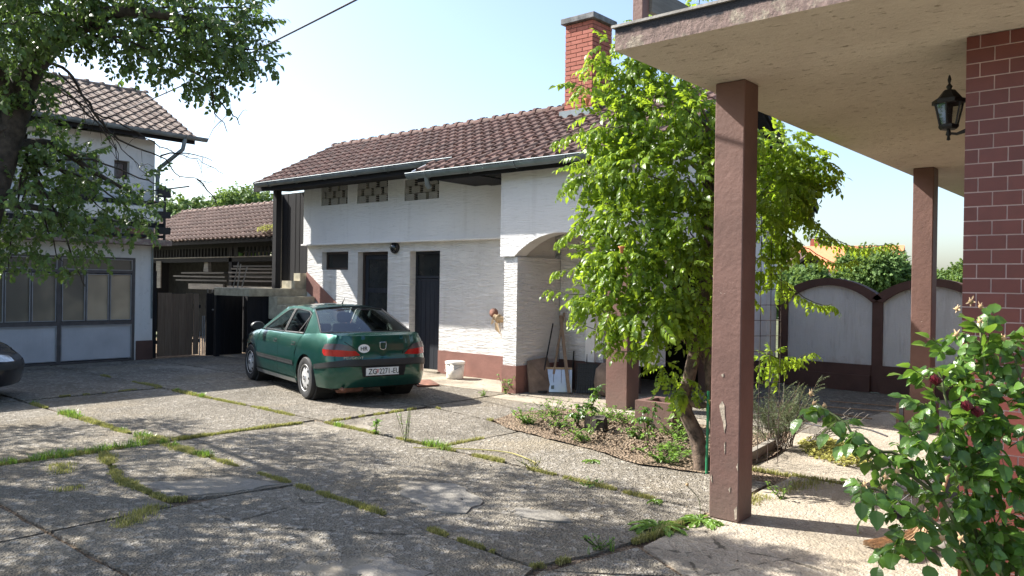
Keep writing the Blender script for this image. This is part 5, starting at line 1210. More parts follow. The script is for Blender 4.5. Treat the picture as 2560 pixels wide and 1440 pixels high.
shoots=[[(-4.29,6.9,3.8),(-4.46,6.85,4.2),(-4.60,6.85,4.50)],[(-4.29,6.9,3.9),(-4.29,6.95,4.3),(-4.29,7.0,4.52)],[(-4.4,6.8,3.7),(-4.7,6.75,4.0),(-4.95,6.6,4.12)],[(-4.4,6.8,3.6),(-4.75,6.6,3.72),(-5.05,6.4,3.85)],[(-4.4,6.9,3.8),(-4.6,6.85,4.2),(-4.68,6.85,4.5)],[(-4.5,6.6,2.9),(-4.85,6.35,2.85),(-5.05,6.25,2.7)],[(-4.5,6.5,2.5),(-4.75,6.3,2.4),(-5.0,6.15,2.2)],[(-4.4,6.4,2.0),(-4.7,6.25,1.95),(-4.98,6.1,1.9)],[(-4.3,6.4,1.6),(-4.7,6.2,1.66),(-5.02,6.05,1.72)],[(-4.1,6.4,1.4),(-4.4,6.2,1.3),(-4.7,6.05,1.42)],[(-4.2,6.5,3.3),(-4.8,6.3,3.3),(-5.05,6.15,3.2)],[(-3.9,6.6,1.2),(-4.1,6.4,1.15),(-4.3,6.3,1.22)],
 [(-3.3,8.0,2.6),(-3.1,8.4,2.5),(-2.95,8.7,2.30),(-2.75,9.0,2.22),(-2.55,9.3,2.28)],[(-3.3,8.0,2.9),(-3.1,8.4,2.85),(-2.95,8.75,2.95)],[(-3.3,7.9,2.4),(-3.1,8.2,2.2),(-2.9,8.5,2.05),(-2.75,8.75,2.08)],[(-3.35,7.8,2.1),(-3.2,8.0,1.8),(-3.0,8.3,1.62),(-2.9,8.5,1.60)],[(-3.3,8.1,3.0),(-3.15,8.5,2.95),(-2.95,8.85,3.05)],[(-3.35,7.9,1.1),(-3.2,8.2,1.02),(-3.05,8.4,1.1)],[(-4.0,7.0,3.9),(-3.9,6.8,4.3),(-3.85,6.75,4.6)],[(-3.7,6.9,3.8),(-3.5,6.6,4.2),(-3.4,6.5,4.45)]]
shoots=[[Vector(p)+(Vector((.16,.14,0)) if p[0]<-4.3 else Vector((0,0,0))) for p in s_] for s_ in shoots if s_[-1]!=(-4.68,6.85,4.5)]
for i,s_ in enumerate(shoots):
    limb(VN,s_,.008,.003,'twig','shoot',5,5,.008,rv); c=curve(s_,5)
    for k in range(1,len(c)):
        t=(c[k]-c[k-1]).normalized(); 
        for sg in (-1,1):
            sd=t.cross(Vector((0,0,1))).normalized()*sg; v=t*.5+sd*.8+Vector((0,0,-.45)); Vm.append(frame(c[k],v,roll=rv.uniform(-.3,.3),s=rv.uniform(.5,.9)*(1-.45*k/len(c))))
for k,(x,y,z,r) in enumerate(vc):
    if r>.2:
        a=Vector((-3.6,7.08,max(.9,z-.5))) ; limb(VN,[a,(a+Vector((x,y,z)))/2+Vector((0,0,.1)),(x,y,z)],.014,.005,'vine_bark','shoot',4,5,.01,rv)
foliage(VN,vt,['vine_leaf','twig'],Vm,300,'compound_leaf','foliage')
for k,(x,y,z) in enumerate(((-3.95,6.1,2.05),(-4.5,6.3,3.5))):
    b=MB(); b.lathe([(0,0),(.012,.01),(.02,.05),(.035,.07),(.03,.072),(0,.05)],(x,y,z),'z',8); b.obj('flower',M['orange_roof'],VN)
b=MB(); b.tube([(-3.50,6.93,0),(-3.50,6.94,.78)],.014,8); tag(b.obj('plant_stake',M['green_stake']),'thin green plastic stake beside the vine trunk','plant stake')
t=thing('wire_trellis','rusty wire mesh trellis standing right of the near pillar','trellis',(-3.3,7.75,0))
for k in range(4):
    b=MB(); x=-3.38+.06*k; y=7.55+.11*k; b.tube([(x,y,0),(x+.01,y,1.3),(x,y+.01,2.6)],.004,5); b.obj('wire',M['wire'],t)
for k in range(16):
    b=MB(); b.tube([(-3.385,7.54,.2+.155*k),(-3.195,7.89,.2+.155*k)],.003,4); b.obj('wire',M['wire'],t)
# ================================================================== ROSE BUSH
RB=thing('rose_bush','leafy rose bush with faded flower heads in front of the brick wall','rose bush',(-.45,3.55,0))
stems=[[(-.45,3.55,0),(-.5,3.52,.6),(-.6,3.55,1.2),(-.66,3.65,1.66)],[(-.46,3.53,0),(-.58,3.48,.6),(-.68,3.45,1.1),(-.76,3.44,1.45)],[(-.47,3.5,0),(-.6,3.35,.7),(-.78,3.28,1.08),(-.95,3.2,1.16),(-1.05,3.2,1.25),(-1.15,3.22,1.30)],[(-.44,3.5,0),(-.55,3.35,.6),(-.70,3.2,.90),(-.82,3.1,1.0),(-.92,3.03,1.05)],[(-.4,3.5,0),(-.45,3.4,.5),(-.55,3.33,.8)],[(-.42,3.6,0),(-.4,3.65,.6),(-.45,3.65,1.1),(-.53,3.62,1.5)],[(-.4,3.6,0),(-.3,3.6,.7),(-.25,3.55,1.3)],[(-.4,3.6,0),(-.2,3.75,.6),(-.15,3.8,1.1)],[(-.6,3.35,.75),(-.75,3.15,.85),(-.86,3.1,.82)],[(-.7,3.3,1.0),(-.85,3.2,1.1),(-.98,3.17,1.22)]]
for s_ in stems: limb(RB,s_,.009,.004,'twig','stem',6,6,.004,rw)
rc=[(-.66,3.66,1.58,.07),(-.72,3.56,1.5,.06),(-0.76,3.44,1.38,0.09),(-0.66,3.65,1.42,0.12),(-0.67,3.51,1.23,0.13),(-0.80,3.27,1.17,0.09),(-0.57,3.47,1.08,0.14),(-0.69,3.36,1.00,0.12),(-0.54,3.62,1.28,0.12),(-0.51,3.52,0.88,0.14),(-0.62,3.42,0.84,0.10),(-0.53,3.36,0.74,0.10),(-0.62,3.68,1.55,0.08),(-0.74,3.32,1.27,0.08),(-0.88,3.13,1.00,0.05),(-0.81,3.13,0.92,0.05),(-.3,3.6,1.2,.15),(-.3,3.6,.9,.16),(-.25,3.75,1.05,.15),(-.4,3.5,.65,.14)]
rt2=[compound(L=.085,pairs=2,ll=.058,w=.36,droop=.35,hi=True,seed=i+30,ang=68,rr=.0014) for i in range(4)]
rr_=np.random.default_rng(31); Rm=clump_ms(rc,1750,rr_,droop=-.15,out=.8,noise=.8,smin=.65,smax=1.05)
for s_ in (stems[2],stems[3],stems[8],stems[9]):
    c=curve(s_,4)
    for k in range(len(c)//2,len(c)):
        t=(c[k]-c[k-1]).normalized(); sd=t.cross(Vector((0,0,1))).normalized()*(1 if k%2 else -1); Rm.append(frame(c[k],t*.2+sd*.7+Vector((0,0,-.35+.5*(k%3==0))),s=rr_.uniform(.8,1.1)))
foliage(RB,rt2,['rose_leaf','twig'],Rm,290,'leaf_spray','foliage')
heads=[(-0.85,3.09,1.08),(-0.91,3.04,1.05),(-0.82,3.12,1.10),(-0.85,3.07,1.045),(-1.17,3.21,1.34),(-1.16,3.22,1.30),(-1.16,3.22,1.255),(-1.13,3.25,1.29),(-0.73,3.59,1.69),(-0.72,3.54,1.59),(-0.69,3.63,1.72),(-0.66,3.66,1.70),(-0.66,3.65,1.64),(-0.57,3.60,1.58),(-0.67,3.12,0.89),(-0.62,3.16,0.89)]
rng_=random.Random(6)
for (x,y,z) in heads:
    b=MB(); b.lathe([(0,-.012),(.008,-.008),(.010,0),(.007,.006),(0,.008)],(x,y,z),'z',8); h=b.obj('faded_flower',M['dead_flower'],RB)
    b=MB(); ax=Vector((-.5+rng_.uniform(-.3,.3),-.7,rng_.uniform(-.4,.5)))
    for k in range(5):
        v,f=leaf_geo(rng_.uniform(.012,.020),.18,.3,rng_.uniform(-.3,.4)); m=frame((x,y,z),ax)@Rx(R(-90))@Rz(2*math.pi*k/5+rng_.uniform(-.2,.2)); b.add(xf(v,m@T(0,.006,0)),f)
    b.obj('sepals',M['sepal'],h)
for (x,y,z) in ((-0.63,3.28,1.32),(-0.60,3.30,1.30),(-.745,3.33,1.40)):
    b=MB()
    for k in range(9):
        v,f=leaf_geo(.042,.5,.5,-.4); m=T(x,y,z)@Rz(k*.7)@Rx(R(20+7*k)); b.add(xf(v,m),f)
    b.obj('rose_bloom',M['red_petal'],RB)
# ================================================================== GRASS IN THE JOINTS, WEEDS
def grass(name,lines,dens,hmin,hmax,width,mat,label,seed=1,gate=.0):
    rg2=np.random.default_rng(seed); V=[];F=[]
    for pl,dn,wd in lines:
        for (x0,y0),(x1,y1) in zip(pl,pl[1:]):
            L=math.hypot(x1-x0,y1-y0); n=int(L*dens*dn)
            for _ in range(n):
                t=rg2.uniform(); x=x0+(x1-x0)*t; y=y0+(y1-y0)*t
                g_=mn.noise(Vector((x*1.7,y*1.7,seed)))+.5*mn.noise(Vector((x*6,y*6,seed)))
                if g_<gate+.08-.13*dn: continue
                w=wd*.62*(.5+1.3*max(0,g_+.3)); nx,ny=-(y1-y0)/L,(x1-x0)/L; o=rg2.normal()*w*.5; x+=nx*o; y+=ny*o
                h=rg2.uniform(hmin,hmax)*(.5+.7*max(0,g_+.3)); a=rg2.uniform(0,6.283); lean=rg2.uniform(.2,1.1)*h; bw=rg2.uniform(.002,.004)*(1 if h<.06 else 1.3)
                dx,dy=math.cos(a),math.sin(a); i=len(V)
                V+=[(x-dy*bw,y+dx*bw,-.012),(x+dy*bw,y-dx*bw,-.012),(x+dx*lean*.45+dy*bw*.8,y+dy*lean*.45-dx*bw*.8,h*.62),(x+dx*lean*.45-dy*bw*.8,y+dy*lean*.45+dx*bw*.8,h*.62),(x+dx*lean,y+dy*lean,h)]
                F+=[(i,i+1,i+2,i+3),(i+3,i+2,i+4)]
    me=bpy.data.meshes.new(name); me.from_pydata(V,[],F); me.update(); o=link(name,me,M[mat],kind='stuff'); tag(o,label,'grass'); return o
J=[([(-12.3,4.06),(-10.5,4.06),(-9.2,4.05)],2.2,.06),([(-9.6,4.05),(-8.45,4.05),(-7.4,4.03)],4.0,.12),([(-7.4,4.03),(-5.9,4.0),(-4.3,3.95),(-3.1,3.87)],1.5,.05),
 ([(-8.47,4.2),(-8.47,5.0),(-8.4,6.05)],1.8,.05),([(-8.47,4.0),(-8.47,3.4),(-8.5,2.2)],3.2,.13),([(-8.45,3.45),(-7.12,3.05),(-6.2,3.03),(-6.0,3.45)],1.7,.07),
 ([(-12.3,6.08),(-10.2,6.07),(-8.35,6.04)],1.0,.04),([(-8.4,6.05),(-7.2,6.0),(-6.1,5.97),(-5.2,5.95)],1.4,.045),([(-5.2,5.93),(-4.4,5.85),(-3.2,5.76)],1.2,.06),([(-8.3,6.1),(-8.3,7.9)],.5,.03),
 ([(-3.1,3.9),(-2.95,4.4),(-2.86,5.2)],1.2,.05),([(-6.16,6.05),(-6.16,7.3)],.5,.03),([(-8.3,7.87),(-6.9,7.66)],.4,.03),([(-15,6.1),(-12.8,6.1)],.9,.05),([(-12.74,4.1),(-12.74,6.1)],.7,.04),([(-2.9,5.2),(-2.9,5.75)],.8,.05),
 ([(-10.5,2.08),(-8.5,2.08)],1.2,.06),([(-8.4,3.0),(-7.0,2.6)],.6,.2),([(-6.1,2.9),(-5.6,2.3)],.8,.1),([(-2.8,6.2),(-2.6,7.4)],.5,.15),([(-3.3,7.42),(-1.3,7.42)],.5,.04)]
grass('joint_grass',J,1500,.012,.045,.05,'grass_leaf','short yellow green grass growing in the joints between the concrete slabs',3,.0)
grass('tall_joint_grass',[([(-12.3,4.06),(-9.2,4.05),(-7.4,4.03)],1,.08),([(-8.47,3.9),(-8.47,2.2)],1,.1),([(-8.2,6.0),(-7.2,6.0),(-5.2,5.93)],1,.05),([(-12.2,6.08),(-11.3,6.07)],1.6,.05),([(-3.0,4.3),(-2.95,4.5)],1,.05)],420,.04,.09,.05,'weed_leaf','taller green grass tufts along the slab joints left of the green car',8,.18)
def leafy(name,label,cat,loc,n,hgt,rad,ll,w,mat='weed_leaf',seed=0,stems=5,group=None):
    """small upright weed: several stems with simple leaves"""
    rn=random.Random(seed); t=thing(name,label,cat,(loc[0],loc[1],0),group); b=MB(); q=MB()
    for s_ in range(stems):
        a=rn.uniform(0,6.28); rr=rad*rn.uniform(.2,1); h=hgt*rn.uniform(.55,1); top=Vector((loc[0]+rr*math.cos(a),loc[1]+rr*math.sin(a),h)); bs=Vector((loc[0]+rn.uniform(-.02,.02),loc[1]+rn.uniform(-.02,.02),-.01)); mid=bs.lerp(top,.5)+Vector((rn.uniform(-.02,.02),rn.uniform(-.02,.02),0)); c=curve([bs,mid,top],4); b.tube(c,[.003]*len(c),4,caps=False)
        for k in range(max(2,n//stems)):
            tt=rn.uniform(.2,1); p=c[min(len(c)-1,int(tt*len(c)))]; v,f=leaf_geo(ll*rn.uniform(.6,1.15),w,.25,.4); an=rn.uniform(0,6.28); q.add(xf(v,T(*p)@Rz(an)@Rx(rn.uniform(-.4,.7))),f)
    b.obj('stem',M['twig'],t); q.obj('leaves',M[mat],t,kind='stuff'); return t
def rosette(label,loc,n,L,w,seed=0,flower=False,cat='weed'):
    rn=random.Random(seed); t=thing('dandelion',label,cat,(loc[0],loc[1],0)); 
    for k in range(n):
        a=2*math.pi*k/n+rn.uniform(-.25,.25); l=L*rn.uniform(.65,1.1); V,F=[],[]; m=9
        for i in range(m+1):
            u_=i/m; wd=l*w*(.25+.9*u_)*(1 if i%2 else .45)*(1-u_**6); z=l*(.45*u_-.55*u_*u_)*rn.uniform(.9,1.1); V+=[(-wd,l*u_,z+.01),(0,l*u_,z),(wd,l*u_,z+.01)]
        for i in range(m): F+=[(i*3,i*3+3,i*3+4,i*3+1),(i*3+1,i*3+4,i*3+5,i*3+2)]
        b=MB(); b.add(xf(V,T(loc[0],loc[1],.004)@Rz(a)),F); b.obj('leaf',M['weed_leaf'],t)
    if flower:
        b=MB(); b.tube(curve([(loc[0],loc[1],0),(loc[0]-.02,loc[1]+.02,.16),(loc[0]-.10,loc[1]-.02,.26)],5),.0028,5); b.obj('flower_stalk',M['twig'],t); b=MB(); b.lathe([(0,-.01),(.012,0),(.012,.012),(0,.018)],(loc[0]-.10,loc[1]-.02,.265),'z',8); b.obj('seed_head',M['dead_flower'],t)
rosette('large dandelion rosette with long jagged leaves left of the foot of the near pillar',(-2.95,5.10),24,.24,.15,1)
rosette('dandelion with a tall bent seed stalk right at the foot of the near pillar',(-2.80,5.45),20,.20,.17,2,True)
rosette('small dandelion alone on the concrete between pillar and joint grass',(-3.33,5.70),9,.09,.22,3)
rosette('dandelion on the bare concrete below the flower bed edge',(-4.56,6.57),10,.12,.2,4)
leafy('weed','leafy weed at the foot of the white pier, taller than the others','weed',(-8.42,9.66),60,.34,.16,.055,.4,seed=1,stems=8)
leafy('weed','low weed tuft in the paving left of the white pier','weed',(-8.52,9.22),26,.12,.10,.045,.4,seed=2)
leafy('weed','broad leaved weed in the slab joint below the rear of the green car','weed',(-7.22,6.0),24,.20,.07,.07,.35,seed=3,stems=4)
leafy('weed','tall wispy weed in the slab joint between car and flower bed','weed',(-6.62,5.93),90,.38,.14,.022,.3,seed=4,stems=9)
leafy('weed','single small seedling in the shadow edge behind the car','weed',(-7.51,6.64),8,.12,.02,.04,.35,seed=5,stems=1)
leafy('weed','yellowish weed clump at the end of the long slab joint','weed',(-4.80,5.92),70,.12,.22,.03,.3,'grass_leaf',seed=6,stems=12)
leafy('weed','flat green mat of weed in the joint nearer the pillar','weed',(-4.05,5.80),60,.05,.22,.03,.4,seed=7,stems=12)
leafy('weed','small green tuft in the joint between two slabs in front','weed',(-2.99,4.42),50,.10,.13,.03,.4,seed=8,stems=8)
leafy('weed','weed beside the pillar on its right in the dappled shade','weed',(-2.62,6.55),40,.15,.14,.04,.3,seed=9,stems=8)
lab=['rear left corner by the porch','back edge near the brown planter','right side below the vine','front tip under the vine trunk','front edge beside the short rose','far left corner of the bed','middle beside the brown planter','behind the cut stump','left rear edge next to the concrete','rear edge before the porch column','front right part under the shoots']
bw_=[(-5.95,7.86),(-5.54,8.67),(-4.5,8.23),(-4.01,7.05),(-5.22,7.32),(-6.37,7.75),(-4.83,7.9),(-5.76,8.45),(-6.6,8.55),(-5.91,8.9),(-4.13,7.39)]
for i,((x,y),l) in enumerate(zip(bw_,lab)):
    leafy('bed_weed','green weeds in the flower bed, '+l,'weed',(x,y),130+20*(i%4),.17+.03*(i%3),.34,.055,.35,seed=20+i,stems=20,group='weeds in the flower bed')
for i,(x,y,h) in enumerate(((-5.43,7.75,.62),(-5.75,7.95,.35),(-4.55,7.6,.5))):
    t=thing('young_rose',['young rose stem with a leafy tip in the flower bed before the porch','low cut rose clump with dark leaves at the left of the bed','thin rose shoots rising beside the brown planter'][i],'plant',(x,y,0),'small roses in the flower bed')
    Ms=[]
    for k in range((1,4,3)[i]):
        a=k*2.1; p=[(x,y,0),(x+.04*math.cos(a),y+.04*math.sin(a),h*.5),(x+.09*math.cos(a),y+.09*math.sin(a),h*(1-.15*k))]; limb(t,p,.007,.003,'vine_bark','stem',4,5)
        for _ in range((16,8,9)[i]):
            u_=rw.uniform(.45,1.0); q_=Vector(p[1]).lerp(Vector(p[2]),(u_-.45)/.55); v=rw.normal(size=3); v[2]*=.4; Ms.append(frame(q_,v,s=rw.uniform(.6,.9)))
    foliage(t,rt2[:2],['rose_leaf','twig'],Ms,60,'leaf_spray','foliage')
# grey green shrub and leaf litter right of the pillar
t=thing('grey_shrub','fine grey green shrub with dry twigs right of the near pillar','shrub',(-3.5,8.6,0)); Ms=[]; rs=np.random.default_rng(77)
nd=sprig(L=.14,n=12,ll=.022,w=.14,seed=3,droop=.1)
for k in range(46):
    a=rs.uniform(0,6.28); e=rs.uniform(.5,1.45); l=rs.uniform(.35,.8); d=Vector((math.cos(a)*math.cos(e),math.sin(a)*math.cos(e),math.sin(e))); b0=Vector((-3.5+rs.uniform(-.12,.12),8.6+rs.uniform(-.2,.2),0)); e1=b0+d*l
    limb(t,[b0,b0.lerp(e1,.5)+Vector((0,0,.05)),e1],.006,.002,'vine_bark' if k%3 else 'wood_grey','branch',3,4)
    for _ in range(16 if k%4 else 0):
        u_=rs.uniform(.3,1.05); Ms.append(frame(b0.lerp(e1,u_),Vector(d)+Vector(rs.normal(size=3))*.5,s=rs.uniform(.7,1.2)))
M['shrub_leaf']=leafm('grey_shrub_leaf',(.07,.09,.05),(.12,.15,.09),(.25,.3,.12),.3,.7,.2)
foliage(t,[nd],['shrub_leaf','twig'],Ms,0,'leaf_spray','foliage')
t=thing('bare_shrub','dry leafless twigs spreading over the paving behind the rose sprays','shrub',(-3.2,9.3,0))
for k in range(14):
    a=rs.uniform(-.6,1.2); l=rs.uniform(.4,.9); limb(t,[(-3.35,9.1,.02),(-3.35+l*.5*math.cos(a),9.1+l*.5*math.sin(a)*.6,.15+.1*rs.uniform()),(-3.35+l*math.cos(a),9.1+l*math.sin(a)*.6,.18+.25*rs.uniform())],.006,.002,'wood_grey','branch',4,4,.015,rs)
def litter(name,label,cx,cy,rx,ry,n,size,mat,seed,zmax=.02,kindcat='leaf litter',rot=0.0):
    r0=np.random.default_rng(seed); V=[];F=[]
    for _ in range(n):
        a=r0.uniform(0,6.28); q=r0.uniform()**.6; ex=rx*q*math.cos(a); ey=ry*q*math.sin(a); x=cx+ex*math.cos(rot)-ey*math.sin(rot); y=cy+ex*math.sin(rot)+ey*math.cos(rot); v,f=leaf_geo(size*r0.uniform(.5,1.3),.35,.3,r0.uniform(-.4,.6)); m=T(x,y,zmax*r0.uniform(.2,1)*(1.2-q))@Rz(r0.uniform(0,6.28))@Rx(r0.uniform(-.5,.5))@Ry(r0.uniform(-.5,.5)); i=len(V); V+=xf(v,m); F+=[tuple(j+i for j in g2) for g2 in f]
    me=bpy.data.meshes.new(name); me.from_pydata(V,[],F); o=link(name,me,M[mat],kind='stuff'); return tag(o,label,kindcat)
M['litter_green']=leafm('withered_yellow_leaf',(.22,.22,.05),(.38,.36,.10),(.40,.38,.1),.3,.7,.2)
litter('leaf_pile','pile of withered yellow green leaves beyond the grey shrub',-2.98,8.85,.75,.32,1500,.045,'litter_green',3,.09,rot=-1.0)
litter('fallen_leaves','dry brown leaf litter on the flower bed soil',-4.9,7.85,1.5,.65,900,.032,'deadleaf',4,.07,rot=-.18)
litter('scattered_leaves','few dry brown leaves scattered on the concrete in front of the bed',-4.3,5.6,2.6,1.3,110,.03,'deadleaf',5,.008)
# clods
b=MB(); r0=random.Random(3)
for k in range(420):
    a=r0.uniform(0,6.28); q=math.sqrt(r0.uniform(0,1)); x=-5.0+1.45*q*math.cos(a); y=7.95+.75*q*math.sin(a)-.12*(x+5); s=r0.uniform(.008,.03); b.cbox((x,y,.03+s*.2),s,s*1.2,s*.8,(r0.random()*3,r0.random()*3,r0.random()*3))
o=b.obj('soil_clods',M['soil'],kind='stuff'); tag(o,'dry clods and small stones on the flower bed','soil clods')
# ================================================================== DISTANT TREES
def bgtree(loc,h,r,seed,label,dens=1,n=9):
    r0=np.random.default_rng(seed); t=thing('tree',label,'tree',loc); limb(t,[loc,(loc[0]+.1,loc[1],h*.35),(loc[0],loc[1],h*.75)],.18,.05,'bark','trunk',4,7)
    cl=[]
    for k in range(n):
        a=r0.uniform(0,6.28); q=r*r0.uniform(.15,.72); z=h*r0.uniform(.42,.86); cl.append((loc[0]+q*math.cos(a),loc[1]+q*math.sin(a),z,r*r0.uniform(.28,.45))); limb(t,[(loc[0],loc[1],h*.3),cl[-1][:3]],.06,.02,'bark','limb',2,5)
    sp=sprig(L=.4,n=8,ll=.17,w=.36,seed=seed); foliage(t,[sp],['bg_leaf','twig'],clump_ms(cl,230*dens/ (r*.42),r0,smin=.6,smax=1.0),0,'leaf_spray','crown')
bgtree((-33.2,16.6,0),6.1,2.1,1,'bright green tree right behind the garage corner, left of the shed roof',1.4,12); bgtree((-33.6,19.8,0),6.7,2.2,2,'bright green tree rising over the ridge of the shed roof',1.4,12)
bgtree((-12.3,42.2,0),4.0,2.3,3,'widest round tree behind the dip of the arched garden wall',1.6,14); bgtree((-14.9,39.6,0),2.9,1.7,4,'low leafy tree in front of the orange roofed house',1.6,10); bgtree((-11.9,29.7,0),2.55,1.3,5,'low bushy tree behind the left end of the arched wall',1.6,10)
bgtree((-8.2,40.4,0),3.2,1.9,6,'small dark tree seen right of the far pillar',1.6,10); bgtree((-10.6,46,0),3.2,1.8,7,'tree between the widest tree and the far pillar, further back',1.4,9); bgtree((-13.2,33.5,0),2.7,1.3,8,'bushy tree between orange roof and arched wall, nearer than the widest tree',1.6,10)
bgtree((-5.5,41,0),3.6,2.2,9,'round tree hidden mostly by the brick wall edge',1.4,10)
# ================================================================== PROPS
# bucket
t=thing('bucket','white plastic bucket with lid rim standing by the brown plinth','bucket',(-10.48,10.58,0))
b=MB(); b.lathe([(0,.0),(.15,0),(.155,.01),(.18,.30),(.175,.29),(.145,.02),(0,.02)],(-10.48,10.58,.004),'z',28); b.obj('body',M['white_plastic'],t)
b=MB(); b.lathe([(.187,.27),(.19,.315),(.17,.32),(0,.315),(0,.307),(.18,.307),(.18,.27)],(-10.48,10.58,.004),'z',28); b.obj('lid',M['white_plastic'],t)
b=MB(); b.tube([(-10.48+.19*math.cos(a),10.58+.19*math.sin(a),.25-.12*abs(math.sin((a+.2)))) for a in np.linspace(3.4,6.2,10)],.004,5); b.obj('handle',M['steel_trim'],t)
b=MB(); b.prism([(-10.65,9.62),(-10.0,9.20),(-9.86,9.58),(-10.5,9.97)],.008,.03); tag(b.obj('steel_plate',M['rust']),'rusty flat steel plate lying on the paving right of the car','steel plate')
# valve
t=thing('pipe_fitting','old pipe fitting with torn wrapping sticking out of the white wall','pipe fitting',(-9.68,10.9,1.15))
b=MB(); b.tube([(-9.58,11.0,1.12),(-9.62,10.86,1.13),(-9.75,10.84,1.17)],.055,12); b.lathe([(.075,-.02),(.08,.02),(.06,.03)],(-9.66,10.85,1.14),'x',12); b.obj('pipe',M['sepal'],t)
b=MB(); b.lathe([(0,-.03),(.085,-.02),(.09,.03),(.05,.045),(0,.045)],(-9.79,10.86,1.24),'y',10); b.obj('cap',M['rust'],t)
b=MB(); b.add([(-9.72,10.82,1.08),(-9.62,10.80,1.06),(-9.58,10.82,.86),(-9.68,10.79,.94)],[(0,1,2,3)]); b.add([(-9.72,10.81,1.08),(-9.80,10.80,1.02),(-9.77,10.8,1.14)],[(0,1,2)]); b.tube([(-9.62,10.84,1.08),(-9.58,10.85,.8)],.006,5); b.obj('wrapping',M['sepal'],t,kind='stuff')
# porch tools
b=MB(); b.add([(-8.20,9.98,.01),(-7.98,10.42,.01),(-8.24,10.48,.56),(-8.29,10.02,.52),(-8.16,9.96,.01),(-7.94,10.40,.01),(-8.20,10.46,.57),(-8.25,10.0,.53)],[(0,1,2,3),(7,6,5,4),(0,4,5,1),(1,5,6,2),(2,6,7,3),(3,7,4,0)])
tag(b.obj('leaning_panel',M['cardboard']),'grey brown panel leaning on the inner porch wall','panel')
t=thing('snow_shovel','wide aluminium snow shovel with long wooden handle leaning in the porch','shovel',(-7.92,10.4,0))
b=MB(); n=10; A0=Vector((-8.20,10.14,.02)); A1=Vector((-7.72,10.50,.02)); nr=Vector((.28,-.38,0)).normalized(); vs=[]
for j in range(7):
    v=j/6
    for i in range(n+1):
        u_=i/n; p=A0.lerp(A1,u_); q=1-(2*u_-1)**2; vs.append(p-nr*(.14*v**1.4)+Vector((0,0,.37*v))-nr*0+nr*(.05*q*(1-v)*.3)+Vector((0,0,-.0)) )
b.add(vs,[(j*(n+1)+i,j*(n+1)+i+1,(j+1)*(n+1)+i+1,(j+1)*(n+1)+i) for j in range(6) for i in range(n)],0,True); bl_=b.obj('blade',M['alu'],t)
for k in range(5):
    u_=.08+.21*k; p=A0.lerp(A1,u_)+nr*.006; q=A0.lerp(A1,u_)-nr*.132+Vector((0,0,.365)); b=MB(); b.tube([p,p.lerp(q,.5)+nr*.018,q],.006,5); b.obj('rib',M['steel_trim'],bl_)
b=MB(); p=A0.lerp(A1,.48)+nr*.0-nr*.03+Vector((0,0,.11)); b.cbox(p+nr*.012,.05,.004,.13,(R(-22),0,R(36))); b.obj('sticker',M['haze_label'],bl_)
b=MB(); b.beam(A0-nr*.14+Vector((0,0,.375)),A1-nr*.14+Vector((0,0,.375)),.03,.03); b.obj('top_bar',M['sepal'],t)
b=MB(); b.tube([(-8.02,10.40,.30),(-8.08,10.6,.8),(-8.17,10.86,1.30)],.02,8); b.obj('handle',M['wood_handle'],t)
b=MB(); b.beam((-7.70,10.40,.02),(-8.20,10.80,1.25),.05,.03); tag(b.obj('wooden_lath',M['wood_handle']),'long flat wooden lath crossing over the shovel handle','lath')
t=thing('rake','thin dark tool with long pole leaning at the left of the shovel','garden tool',(-8.12,10.2,0)); b=MB(); b.tube([(-8.10,10.16,.05),(-8.22,10.62,1.12)],.012,8); b.obj('handle',M['black_iron'],t); b=MB(); b.cbox((-8.10,10.14,.03),.22,.10,.03,(0,0,.3)); b.obj('head',M['black_iron'],t)
for k,(x,l) in enumerate(((-7.98,'left of the two'),(-7.70,'right of the two'))):
    b=MB(); b.tube([(x,10.84,.02),(x+.02,10.87,.66-.03*k)],.012,7); tag(b.obj('iron_rod',M['black_iron']),'short dark iron rod against the porch back wall, '+l,'rod',group='rods at the porch wall')
t=thing('mesh_crate','dark mesh panel crate standing beside the brown porch column','crate',(-7.45,10.55,0))
for k in range(9):
    b=MB(); b.beam((-7.62+.035*k,10.45+.02*k,.02),(-7.66+.035*k,10.55+.02*k,.50),.008,.008); b.obj('bar',M['black_iron'],t)
for k in range(8):
    b=MB(); b.beam((-7.62-.005*k,10.45+.014*k,.03+.065*k),(-7.34-.005*k,10.61+.014*k,.03+.065*k),.008,.008); b.obj('bar',M['black_iron'],t)
b=MB(); b.add([(-7.61,10.47,.02),(-7.33,10.63,.02),(-7.37,10.73,.5),(-7.65,10.57,.5)],[(0,1,2,3)]); b.obj('backing',M['plastic_black'],t)
t=thing('rubble_sack','grey brown sack behind the mesh crate in the porch','sack',(-7.1,10.75,0)); b=MB(); b.lathe([(0,0),(.2,.02),(.23,.2),(.2,.42),(.1,.52),(0,.54)],(-7.15,10.7,.01),'z',14); b.obj('body',M['cardboard'],t)
b=MB(); pts=[]
for i in range(14): a=i*.5; pts.append((-7.45+.012*math.sin(a*2),9.9,2.56-.03*i*.5))
b.tube(pts,.005,5); tag(b.obj('hook_chain',M['black_iron']),'small dark hook hanging from the top of the porch arch','hook')
# planter
t=thing('concrete_planter','low brown painted square planter between the bed and the porch column','planter',(-4.98,8.70,0)); b=MB(); x0,x1,y0,y1=-5.25,-4.73,8.46,8.96
b.box(x0,x1,y0,y0+.09,0,.36); b.box(x0,x1,y1-.09,y1,0,.36); b.box(x0,x0+.09,y0+.09,y1-.09,0,.36); b.box(x1-.09,x1,y0+.09,y1-.09,0,.36); b.obj('trough',M['brown'],t); b=MB(); b.box(x0+.09,x1-.09,y0+.09,y1-.09,.05,.27); b.obj('soil_fill',M['soil'],t)
